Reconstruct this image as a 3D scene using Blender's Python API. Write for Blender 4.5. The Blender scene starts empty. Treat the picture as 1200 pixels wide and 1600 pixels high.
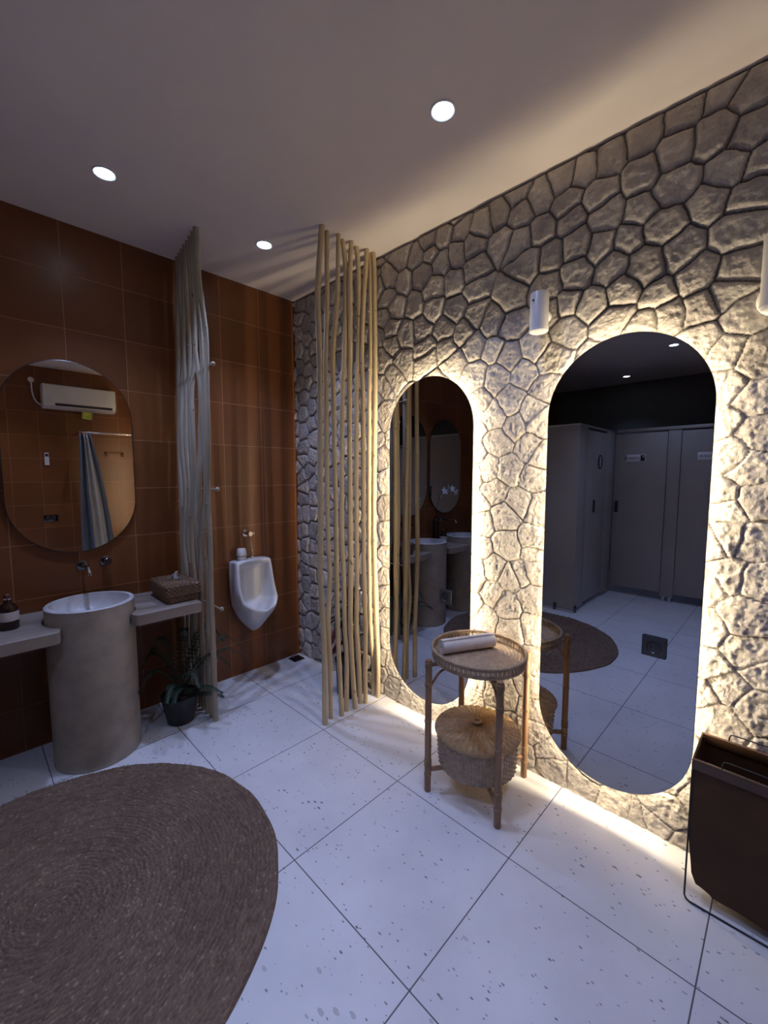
import bpy, bmesh, math, random
import numpy as np
from mathutils import Vector, Matrix
PI = math.pi
random.seed(4)
SC = bpy.context.scene
C = SC.collection
H = 2.873                      # ceiling height

# ------------------------------------------------------------------ camera
YAW, PITCH, ROLL, FPX = 0.7944, -0.0867, -0.0012, 651.83
CAM = Vector((-1.9484, -2.9143, 1.5))
_f = Vector((math.sin(YAW)*math.cos(PITCH), math.cos(YAW)*math.cos(PITCH), math.sin(PITCH)))
_r = Vector((math.cos(YAW), -math.sin(YAW), 0)); _u = _r.cross(_f)
r2 = _r*math.cos(ROLL)+_u*math.sin(ROLL); u2 = -_r*math.sin(ROLL)+_u*math.cos(ROLL)
cd = bpy.data.cameras.new('camera'); cam = bpy.data.objects.new('camera', cd); C.objects.link(cam)
cam.matrix_world = Matrix(((r2.x, u2.x, -_f.x, CAM.x), (r2.y, u2.y, -_f.y, CAM.y), (r2.z, u2.z, -_f.z, CAM.z), (0, 0, 0, 1)))
cd.sensor_fit = 'HORIZONTAL'; cd.sensor_width = 36; cd.lens = FPX/1200*36
cd.clip_start = 0.02
SC.camera = cam

# ------------------------------------------------------------------ world, lights, exposure
w = bpy.data.worlds.new('world'); SC.world = w; w.use_nodes = True
w.node_tree.nodes['Background'].inputs[0].default_value = (0.5, 0.55, 0.7, 1)
w.node_tree.nodes['Background'].inputs[1].default_value = 0.02
SC.view_settings.view_transform = 'Standard'; SC.view_settings.look = 'None'
SC.view_settings.exposure = 0.38; SC.view_settings.gamma = 1.0
SC.view_settings.use_curve_mapping = False
SC.cycles.use_denoising = True
SC.cycles.max_bounces = 10; SC.cycles.diffuse_bounces = 5; SC.cycles.glossy_bounces = 6
SC.cycles.sample_clamp_indirect = 8
SC.cycles.caustics_reflective = False; SC.cycles.caustics_refractive = False
COOL = (0.44, 0.56, 1.0)       # recessed downlights
WARM = (1.0, 0.83, 0.56)       # LED ribbons behind the tall mirrors
SPOT_W = 41.0
LED = 92.0

# ------------------------------------------------------------------ materials
def nt(name):
    m = bpy.data.materials.new(name); m.use_nodes = True
    t = m.node_tree; b = t.nodes['Principled BSDF']
    return m, t, b
def lk(t, a, b): t.links.new(a, b)
def N(t, kind, **kw):
    n = t.nodes.new(kind)
    for k, v in kw.items(): setattr(n, k, v)
    return n
def math_(t, op, a, b=None, c=None):
    n = N(t, 'ShaderNodeMath', operation=op)
    for i, v in enumerate((a, b, c)):
        if v is None: continue
        if isinstance(v, (int, float)): n.inputs[i].default_value = v
        else: lk(t, v, n.inputs[i])
    return n.outputs[0]
def mixc(t, fac, a, b):
    n = N(t, 'ShaderNodeMix', data_type='RGBA')
    for s, v in ((0, fac), (6, a), (7, b)):
        if isinstance(v, (int, float)): n.inputs[s].default_value = v
        elif isinstance(v, tuple): n.inputs[s].default_value = (*v[:3], 1)
        else: lk(t, v, n.inputs[s])
    return n.outputs[2]
def objco(t): return N(t, 'ShaderNodeTexCoord').outputs['Object']
def noise(t, co, scale, detail=4, rough=.55, out=0):
    n = N(t, 'ShaderNodeTexNoise'); n.inputs['Scale'].default_value = scale
    n.inputs['Detail'].default_value = detail; n.inputs['Roughness'].default_value = rough
    lk(t, co, n.inputs['Vector']); return n.outputs[out]
def ramp(t, f, stops):
    n = N(t, 'ShaderNodeValToRGB'); cr = n.color_ramp
    while len(cr.elements) < len(stops): cr.elements.new(.5)
    for e, (p, c) in zip(cr.elements, stops):
        e.position = p; e.color = (*c[:3], 1) if isinstance(c, tuple) else (c, c, c, 1)
    lk(t, f, n.inputs[0]); return n.outputs[0]
def bump(t, b, h, strength=.3, dist=.002):
    n = N(t, 'ShaderNodeBump'); n.inputs['Strength'].default_value = strength
    n.inputs['Distance'].default_value = dist
    lk(t, h, n.inputs['Height']); lk(t, n.outputs[0], b.inputs['Normal'])
def mat(name, col, rough=.5, metal=0, var=.12, vs=12, bmp=0, bs=60, bd=.001, spec=None, stretch=None):
    """plain procedural material: colour broken up by noise, optional fine bump"""
    m, t, b = nt(name)
    co = objco(t)
    if stretch:
        mp = N(t, 'ShaderNodeMapping'); mp.inputs['Scale'].default_value = stretch
        lk(t, co, mp.inputs['Vector']); co = mp.outputs[0]
    n = noise(t, co, vs)
    d = tuple(c*(1-var) for c in col); l = tuple(min(1, c*(1+var)) for c in col)
    lk(t, ramp(t, n, [(.3, d), (.7, l)]), b.inputs['Base Color'])
    b.inputs['Roughness'].default_value = rough; b.inputs['Metallic'].default_value = metal
    if spec is not None: b.inputs['Specular IOR Level'].default_value = spec
    if bmp: bump(t, b, noise(t, co, bs, 3), bmp, bd)
    return m
def emis(name, col, s):
    m, t, b = nt(name)
    b.inputs['Base Color'].default_value = (*col, 1)
    b.inputs['Emission Color'].default_value = (*col, 1); b.inputs['Emission Strength'].default_value = s
    return m
def gridmask(t, comp, off, sp, wd):
    f = math_(t, 'FRACT', math_(t, 'ADD', math_(t, 'DIVIDE', math_(t, 'SUBTRACT', comp, off), sp), .5))
    d = math_(t, 'MULTIPLY', math_(t, 'ABSOLUTE', math_(t, 'SUBTRACT', f, .5)), sp)
    return math_(t, 'LESS_THAN', d, wd)
def cellid(t, comp, off, sp): return math_(t, 'FLOOR', math_(t, 'DIVIDE', math_(t, 'SUBTRACT', comp, off), sp))

def wall_tile_mat(name, xo, zo, sp=.2935, base=(.215, .073, .0195)):
    m, t, b = nt(name); co = objco(t); s = N(t, 'ShaderNodeSeparateXYZ'); lk(t, co, s.inputs[0])
    gx = gridmask(t, s.outputs[0], xo, sp, .0016); gz = gridmask(t, s.outputs[2], zo, .2942, .0016)
    g = math_(t, 'MAXIMUM', gx, gz)
    cmb = N(t, 'ShaderNodeCombineXYZ'); lk(t, cellid(t, s.outputs[0], xo, sp), cmb.inputs[0]); lk(t, cellid(t, s.outputs[2], zo, .2942), cmb.inputs[1])
    wn = N(t, 'ShaderNodeTexWhiteNoise'); lk(t, cmb.outputs[0], wn.inputs['Vector'])
    tile = ramp(t, wn.outputs['Value'], [(0, tuple(c*.82 for c in base)), (1, tuple(c*1.16 for c in base))])
    n1 = noise(t, co, 5, 5, .6)
    tile = mixc(t, math_(t, 'MULTIPLY', n1, .55), tile, (base[0]*.62, base[1]*.55, base[2]*.5))
    sp2 = noise(t, co, 260, 2)
    tile = mixc(t, math_(t, 'MULTIPLY', math_(t, 'GREATER_THAN', sp2, .62), .25), tile, (base[0]*1.7, base[1]*1.9, base[2]*2))
    lk(t, mixc(t, g, tile, (.42, .20, .11)), b.inputs['Base Color'])
    lk(t, math_(t, 'ADD', math_(t, 'MULTIPLY', g, .3), math_(t, 'ADD', .30, math_(t, 'MULTIPLY', noise(t, co, 9), .12))), b.inputs['Roughness'])
    bump(t, b, math_(t, 'ADD', math_(t, 'MULTIPLY', g, -1.0), math_(t, 'MULTIPLY', noise(t, co, 24, 4), .5)), .35, .0016)
    return m

def floor_mat():
    m, t, b = nt('white_terrazzo_tile'); co = objco(t); s = N(t, 'ShaderNodeSeparateXYZ'); lk(t, co, s.inputs[0])
    g = math_(t, 'MAXIMUM', gridmask(t, s.outputs[0], -1.1178, .595, .0021), gridmask(t, s.outputs[1], -1.6047, .595, .0021))
    base = ramp(t, noise(t, co, 3, 5), [(.3, (.66, .65, .66)), (.7, (.77, .76, .77))])
    chips = None
    for sc, dd, th, colr in ((44, .20, .76, (.22, .21, .22)), (85, .28, .66, (.28, .27, .29)), (30, .20, .75, (.52, .50, .50))):
        v = N(t, 'ShaderNodeTexVoronoi'); v.inputs['Scale'].default_value = sc
        mp = N(t, 'ShaderNodeMapping'); mp.inputs['Scale'].default_value = (1, .5, 1); mp.inputs['Rotation'].default_value = (0, 0, .5)
        nz = N(t, 'ShaderNodeTexNoise'); nz.inputs['Scale'].default_value = 90; lk(t, co, nz.inputs['Vector'])
        off = N(t, 'ShaderNodeVectorMath', operation='MULTIPLY_ADD'); off.inputs[1].default_value = (.006,)*3
        lk(t, nz.outputs['Color'], off.inputs[0]); lk(t, co, off.inputs[2]); lk(t, off.outputs[0], mp.inputs['Vector'])
        lk(t, mp.outputs[0], v.inputs['Vector'])
        sc3 = N(t, 'ShaderNodeSeparateColor'); lk(t, v.outputs['Color'], sc3.inputs[0])
        size = math_(t, 'MULTIPLY', sc3.outputs[1], dd)
        k = math_(t, 'MULTIPLY', math_(t, 'LESS_THAN', v.outputs['Distance'], size), math_(t, 'GREATER_THAN', sc3.outputs[0], th))
        base = mixc(t, k, base, colr)
    lk(t, mixc(t, g, base, (.13, .12, .13)), b.inputs['Base Color'])
    lk(t, math_(t, 'ADD', .36, math_(t, 'MULTIPLY', noise(t, co, 6, 4), .2)), b.inputs['Roughness'])
    b.inputs['Specular IOR Level'].default_value = .4
    bump(t, b, math_(t, 'ADD', math_(t, 'MULTIPLY', g, -1.0), math_(t, 'MULTIPLY', noise(t, co, 14, 3), .25)), .3, .0015)
    return m

def stone_mat():
    m, t, b = nt('rough_cut_stone'); co = objco(t)
    tone = N(t, 'ShaderNodeAttribute', attribute_name='tone').outputs['Fac']
    joint = N(t, 'ShaderNodeAttribute', attribute_name='joint').outputs['Fac']
    base = ramp(t, tone, [(0, (.50, .45, .41)), (.5, (.62, .565, .51)), (1, (.70, .64, .565))])
    n1 = noise(t, co, 7, 6, .65)
    base = mixc(t, math_(t, 'MULTIPLY', ramp(t, n1, [(.48, 0.0), (.66, 1.0)]), .5), base, (.30, .262, .28))
    n2 = noise(t, co, 45, 5, .7)
    base = mixc(t, ramp(t, n2, [(.52, 0.0), (.75, .55)]), base, (.72, .66, .57))
    base = mixc(t, math_(t, 'MULTIPLY', joint, .9), base, (.085, .07, .06))
    lk(t, base, b.inputs['Base Color'])
    b.inputs['Roughness'].default_value = .88; b.inputs['Specular IOR Level'].default_value = .2
    v = N(t, 'ShaderNodeTexVoronoi', feature='F1'); v.inputs['Scale'].default_value = 55; lk(t, co, v.inputs['Vector'])
    bump(t, b, math_(t, 'ADD', math_(t, 'MULTIPLY', noise(t, co, 60, 6, .7), 1.0), math_(t, 'MULTIPLY', v.outputs['Distance'], .5)), 1.0, .009)
    return m

def jute_mat():
    m, t, b = nt('braided_jute'); co = objco(t)
    tone = N(t, 'ShaderNodeAttribute', attribute_name='tone').outputs['Fac']
    base = ramp(t, tone, [(0, (.11, .070, .048)), (.45, (.19, .125, .086)), (.8, (.24, .16, .11)), (1, (.38, .28, .19))])
    base = mixc(t, math_(t, 'MULTIPLY', noise(t, co, 3, 3), .35), base, (.15, .10, .075))
    lk(t, base, b.inputs['Base Color']); b.inputs['Roughness'].default_value = .9
    b.inputs['Specular IOR Level'].default_value = .15
    bump(t, b, noise(t, co, 220, 3), .6, .002)
    return m

def wood_mat(name, a, bb, rough=.6):
    m, t, b = nt(name)
    oi = N(t, 'ShaderNodeObjectInfo'); va = N(t, 'ShaderNodeVectorMath', operation='ADD'); lk(t, objco(t), va.inputs[0])
    sc_ = N(t, 'ShaderNodeVectorMath', operation='SCALE'); sc_.inputs[0].default_value = (7, 5, 31); lk(t, oi.outputs['Random'], sc_.inputs['Scale']); lk(t, sc_.outputs[0], va.inputs[1])
    co = va.outputs[0]; mp = N(t, 'ShaderNodeMapping'); mp.inputs['Scale'].default_value = (1, 1, .08); lk(t, co, mp.inputs['Vector'])
    n1 = noise(t, mp.outputs[0], 90, 5, .6); n2 = noise(t, co, 7, 3)
    c = mixc(t, n1, a, bb); c = mixc(t, math_(t, 'MULTIPLY', n2, .4), c, tuple(x*.6 for x in a))
    kn = noise(t, co, 22, 2); c = mixc(t, ramp(t, kn, [(.70, 0.0), (.76, .8)]), c, (.10, .06, .03))
    lk(t, c, b.inputs['Base Color']); b.inputs['Roughness'].default_value = rough
    bump(t, b, n1, .4, .001)
    return m

def wicker_mat(name, a, bb, sc=28):
    m, t, b = nt(name); co = objco(t)
    n1 = noise(t, co, sc, 4, .7); c = mixc(t, ramp(t, n1, [(.35, 0.0), (.65, 1.0)]), a, bb)
    lk(t, c, b.inputs['Base Color']); b.inputs['Roughness'].default_value = .5
    bump(t, b, noise(t, co, 300, 2), .3, .0006)
    return m

def mirror_mat(name, col, rough=0.0):
    m, t, b = nt(name)
    b.inputs['Base Color'].default_value = (*col, 1); b.inputs['Metallic'].default_value = 1
    b.inputs['Roughness'].default_value = rough; return m

M = {}
M['floor'] = floor_mat(); M['stone'] = stone_mat(); M['jute'] = jute_mat()
M['tile'] = wall_tile_mat('terracotta_wall_tile', -.3117, 2.6026)
M['tile_far'] = wall_tile_mat('terracotta_wall_tile_rear', -.02, 2.6026)
M['ceiling'] = mat('matt_ceiling_paint', (.89, .80, .73), .85, var=.03, vs=3, bmp=.15, bs=40)
M['dark_paint'] = mat('dark_grey_paint', (.17, .17, .175), .8, var=.05)
M['pole'] = wood_mat('peeled_branch_wood', (.58, .44, .25), (.74, .60, .38))
M['pole_grey'] = wood_mat('weathered_branch_wood', (.34, .28, .20), (.50, .43, .32))
M['mirror'] = mirror_mat('smoked_mirror_glass', (.44, .455, .49))
M['mirror_bronze'] = mirror_mat('bronze_mirror_glass', (.84, .79, .73))
M['mirror_grey'] = mirror_mat('grey_mirror_glass', (.72, .74, .74))
M['mirror_edge'] = mat('black_mirror_edge', (.02, .02, .022), .3)
M['led'] = emis('warm_led', WARM, LED)
M['chrome'] = mat('chrome', (.75, .75, .76), .08, 1, var=.03)
M['brass'] = mat('polished_brass_chrome', (.80, .72, .60), .1, 1, var=.03)
M['dark_chrome'] = mat('dark_metal', (.16, .15, .15), .2, 1, var=.03)
M['ceramic'] = mat('white_ceramic', (.78, .78, .80), .12, var=.02)
M['white_plastic'] = mat('white_plastic', (.74, .73, .71), .35, var=.03)
M['lamp_body'] = mat('satin_white_lamp', (.66, .64, .64), .35, var=.04)
M['travertine'] = mat('beige_travertine', (.37, .32, .26), .55, var=.18, vs=9, bmp=.25, bs=120)
M['basin_in'] = mat('polished_basin_stone', (.62, .60, .60), .3, var=.16, vs=7)
M['counter'] = mat('sanded_grey_counter', (.30, .245, .20), .5, var=.22, vs=6, bmp=.2, bs=80, stretch=(.4, 1.6, 1))
M['rattan_pole'] = mat('rattan_cane', (.30, .165, .085), .45, var=.3, vs=25, bmp=.2, bs=50, stretch=(1, 1, .15))
M['binding'] = wicker_mat('cane_binding', (.24, .14, .07), (.40, .26, .14), 150)
M['wicker'] = wicker_mat('honey_wicker', (.42, .265, .125), (.58, .40, .21))
M['wicker_grey'] = wicker_mat('brown_wicker', (.33, .235, .155), (.46, .345, .24))
M['wicker_dark'] = wicker_mat('dark_wicker', (.09, .045, .022), (.24, .14, .075), 120)
M['towel'] = mat('white_towel', (.74, .69, .67), .95, var=.04, vs=40, bmp=.6, bs=350, bd=.002)
M['tissue'] = mat('white_tissue', (.8, .8, .82), .9, var=.03)
M['black_plastic'] = mat('black_plastic', (.035, .035, .04), .4, var=.1)
M['socket_plate'] = mat('anthracite_socket_plate', (.05, .05, .055), .4, var=.1)
M['black_metal'] = mat('black_wire', (.012, .011, .011), .4, var=.1)
M['leather'] = mat('brown_hamper_cloth', (.075, .033, .014), .6, var=.25, vs=5, bmp=.25, bs=140, spec=.25)
M['leather_hem'] = mat('brown_hamper_hem', (.085, .040, .018), .35, var=.2, vs=8, bmp=.2, bs=140)
M['brown_glass'] = mat('amber_bottle_glass', (.030, .010, .006), .08, var=.1)
M['label'] = mat('cream_label', (.62, .56, .54), .6, var=.03)
M['fern'] = mat('fern_leaf', (.014, .034, .017), .45, var=.35, vs=30)
M['leaf_dark'] = mat('dark_leaf', (.020, .045, .022), .4, var=.4, vs=20)
M['leaf_red'] = mat('maroon_leaf', (.10, .022, .022), .45, var=.4, vs=20)
M['pot_black'] = mat('black_pot', (.014, .014, .015), .5, var=.2)
M['soil'] = mat('potting_soil', (.03, .02, .015), .95, var=.3, vs=80, bmp=.6, bs=80)
M['stall'] = mat('greige_laminate', (.40, .365, .335), .45, var=.05, vs=3)
M['stall_trim'] = mat('aluminium_trim', (.55, .54, .53), .4, .6, var=.04)
M['sign_white'] = mat('sign_white', (.85, .85, .85), .5, var=.02)
M['sign_black'] = mat('sign_black', (.012, .012, .014), .45, var=.05)
M['curtain_dark'] = mat('slate_curtain', (.13, .15, .18), .85, var=.1, bmp=.3, bs=200)
M['curtain_light'] = mat('oatmeal_curtain', (.50, .48, .42), .85, var=.06, bmp=.3, bs=200)
M['lime'] = mat('lime_plastic_pouch', (.50, .56, .08), .25, var=.3, vs=40)
M['pink'] = mat('mauve_plastic', (.30, .13, .24), .4, var=.1)
M['drain'] = mat('blackened_drain', (.02, .014, .013), .4, .5, var=.2)
M['petal'] = mat('white_orchid_petal', (.72, .74, .80), .6, var=.08, vs=40)
M['wood_hook'] = mat('reddish_hook_wood', (.22, .09, .035), .5, var=.2)
M['lens'] = emis('cool_lamp_lens', (.80, .92, 1.0), 14.0)
M['bezel'] = mat('white_lamp_bezel', (.8, .82, .84), .3, var=.02)

# ------------------------------------------------------------------ mesh helpers
class MB:
    def __init__(s): s.v = []; s.f = []
    def add(s, v, f):
        n = len(s.v); s.v += [tuple(p) for p in v]; s.f += [tuple(i+n for i in q) for q in f]; return s
    def box(s, a, b, bev=0, seg=2, M4=None):
        bm = bmesh.new(); bmesh.ops.create_cube(bm, size=1)
        c = [(a[i]+b[i])/2 for i in range(3)]; d = [abs(b[i]-a[i]) for i in range(3)]
        for v in bm.verts: v.co = Vector((v.co.x*d[0]+c[0], v.co.y*d[1]+c[1], v.co.z*d[2]+c[2]))
        if bev: bmesh.ops.bevel(bm, geom=bm.edges[:], offset=min(bev, min(d)*.49), segments=seg, affect='EDGES', profile=.5)
        if M4 is not None: bmesh.ops.transform(bm, matrix=M4, verts=bm.verts)
        bm.verts.index_update(); s.add([v.co[:] for v in bm.verts], [[v.index for v in f.verts] for f in bm.faces]); bm.free(); return s
    def tube(s, pts, rad, n=10, cap=True, closed=False):
        P = [Vector(p) for p in pts]; m = len(P)
        if isinstance(rad, (int, float)): rad = [rad]*m
        V = []; nrm = None
        for i in range(m):
            if closed: t = (P[(i+1) % m]-P[i-1]).normalized()
            else: t = (P[min(i+1, m-1)]-P[max(i-1, 0)]).normalized()
            if nrm is None:
                a = Vector((0, 0, 1)) if abs(t.z) < .9 else Vector((1, 0, 0)); nrm = t.cross(a).normalized()
            nrm = (nrm-t*nrm.dot(t)).normalized(); bi = t.cross(nrm)
            for k in range(n):
                a = 2*PI*k/n; V.append(P[i]+(nrm*math.cos(a)+bi*math.sin(a))*rad[i])
        F = []
        for i in range(m if closed else m-1):
            j = (i+1) % m
            for k in range(n):
                F.append((i*n+k, i*n+(k+1) % n, j*n+(k+1) % n, j*n+k))
        if cap and not closed:
            F.append(tuple(range(n))[::-1]); F.append(tuple((m-1)*n+k for k in range(n)))
        return s.add(V, F)
    def lathe(s, prof, n=48, c=(0, 0, 0), M4=None):
        V = []; F = []; idx = []
        for r, z in prof:
            if r < 1e-6: idx.append([len(V)]*n); V.append(Vector((0, 0, z)))
            else:
                idx.append([len(V)+k for k in range(n)])
                V += [Vector((r*math.cos(2*PI*k/n), r*math.sin(2*PI*k/n), z)) for k in range(n)]
        for i in range(len(prof)-1):
            for k in range(n):
                q = [idx[i][k], idx[i][(k+1) % n], idx[i+1][(k+1) % n], idx[i+1][k]]
                q = list(dict.fromkeys(q))
                if len(q) > 2: F.append(q)
        T = Matrix.Translation(c) @ (M4 if M4 is not None else Matrix())
        return s.add([T @ v for v in V], F)
    def prism(s, pts, a, b, axis=2):
        """extrude a 2D outline between a and b along an axis (the other two axes in cyclic order)"""
        def mk(p, h):
            return {2: (p[0], p[1], h), 0: (h, p[0], p[1]), 1: (p[0], h, p[1])}[axis]
        n = len(pts); V = [mk(p, a) for p in pts]+[mk(p, b) for p in pts]
        F = [tuple(range(n))[::-1], tuple(range(n, 2*n))]+[(i, (i+1) % n, n+(i+1) % n, n+i) for i in range(n)]
        return s.add(V, F)
    def loft(s, loops, close=True, cap0=False, cap1=False):
        n = len(loops[0]); V = [p for l in loops for p in l]; F = []
        for i in range(len(loops)-1):
            for k in range(n if close else n-1):
                F.append((i*n+k, i*n+(k+1) % n, (i+1)*n+(k+1) % n, (i+1)*n+k))
        if cap0: F.append(tuple(range(n))[::-1])
        if cap1: F.append(tuple((len(loops)-1)*n+k for k in range(n)))
        return s.add(V, F)
    def sphere(s, c, r, n=16, sq=(1, 1, 1)):
        m = n//2; prof = [(math.sin(PI*i/m), -math.cos(PI*i/m)) for i in range(m+1)]
        prof[0] = (0, -1); prof[-1] = (0, 1)
        return s.lathe(prof, n, c, Matrix.Diagonal((r*sq[0], r*sq[1], r*sq[2], 1)))

def tag(o, label=None, cat=None, group=None, kind=None):
    if label: o['label'] = label
    if cat: o['category'] = cat
    if group: o['group'] = group
    if kind: o['kind'] = kind
    return o
def empty(name, loc, label, cat, group=None, rz=0):
    o = bpy.data.objects.new(name, None); C.objects.link(o); o.location = loc; o.rotation_euler = (0, 0, rz)
    o.empty_display_size = .05
    return tag(o, label, cat, group)
def obj(name, mb, m, parent=None, smooth=35, subsurf=0, solid=0):
    me = bpy.data.meshes.new(name); me.from_pydata([tuple(v) for v in mb.v], [], mb.f)
    bm = bmesh.new(); bm.from_mesh(me); bmesh.ops.recalc_face_normals(bm, faces=bm.faces); bm.to_mesh(me); bm.free()
    me.materials.append(m)
    if smooth:
        me.polygons.foreach_set('use_smooth', [True]*len(me.polygons))
        if smooth < 180: me.set_sharp_from_angle(angle=math.radians(smooth))
    o = bpy.data.objects.new(name, me); C.objects.link(o)
    if parent: o.parent = parent
    if solid: md = o.modifiers.new('solid', 'SOLIDIFY'); md.thickness = solid; md.offset = 0
    if subsurf: md = o.modifiers.new('sub', 'SUBSURF'); md.levels = subsurf; md.render_levels = subsurf
    return o
def npmesh(name, V, F, m, parent=None, attrs=None):
    me = bpy.data.meshes.new(name)
    me.vertices.add(len(V)); me.vertices.foreach_set('co', np.asarray(V, np.float32).ravel())
    me.loops.add(F.size); me.loops.foreach_set('vertex_index', F.astype(np.int32).ravel())
    me.polygons.add(len(F)); me.polygons.foreach_set('loop_start', np.arange(0, F.size, F.shape[1], dtype=np.int32))
    me.polygons.foreach_set('use_smooth', np.ones(len(F), bool))
    for k, a in (attrs or {}).items():
        at = me.attributes.new(k, 'FLOAT', 'POINT'); at.data.foreach_set('value', np.asarray(a, np.float32).ravel())
    me.update(calc_edges=True); me.validate()
    me.materials.append(m)
    o = bpy.data.objects.new(name, me); C.objects.link(o)
    if parent: o.parent = parent
    return o
def struct(name, mb, m, smooth=0):
    return tag(obj(name, mb, m, smooth=smooth), kind='structure')
def copy_thing(root, loc, rz=None, label=None, group=None):
    r = root.copy(); C.objects.link(r); r.location = loc
    if rz is not None: r.rotation_euler = (0, 0, rz)
    if label: r['label'] = label
    if group: r['group'] = group
    for ch in list(root.children):
        c = ch.copy(); C.objects.link(c); c.parent = r
        for g in ch.children:
            d = g.copy(); C.objects.link(d); d.parent = c
    return r
def arc(cx, cy, r, a0, a1, n): return [(cx+r*math.cos(a0+(a1-a0)*i/n), cy+r*math.sin(a0+(a1-a0)*i/n)) for i in range(n+1)]
def stadium(cx, cz, w, h, n=28, inset=0):
    r = w/2-inset; s = h/2-w/2
    return arc(cx, cz+s, r, 0, PI, n)+arc(cx, cz-s, r, PI, 2*PI, n)
def vnoise(x, y, seed):
    rg = np.random.RandomState(seed); G = rg.rand(256, 256)
    xi = np.floor(x).astype(int); yi = np.floor(y).astype(int); fx = x-xi; fy = y-yi
    fx = fx*fx*(3-2*fx); fy = fy*fy*(3-2*fy)
    a = G[xi % 256, yi % 256]; b = G[(xi+1) % 256, yi % 256]; c = G[xi % 256, (yi+1) % 256]; d = G[(xi+1) % 256, (yi+1) % 256]
    return (a*(1-fx)+b*fx)*(1-fy)+(c*(1-fx)+d*fx)*fy
def sstep(x, a, b):
    t = np.clip((x-a)/(b-a), 0, 1); return t*t*(3-2*t)

# ------------------------------------------------------------------ the room
XW = -5.3; YN = -4.0
struct('floor', MB().box((XW-.05, YN-.05, -.08), (.10, .05, 0)), M['floor'])
struct('ceiling', MB().box((XW-.05, YN-.05, H), (.10, .05, H+.1)), M['ceiling'])
struct('wall_back', MB().box((XW-.05, 0, 0), (.10, .10, H)), M['tile'])
struct('wall_front', MB().box((XW-.05, YN-.1, 0), (.10, YN, H)), M['tile_far'])
struct('wall_left', MB().box((XW-.1, YN, 0), (XW, 0, H)), M['dark_paint'])

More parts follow.
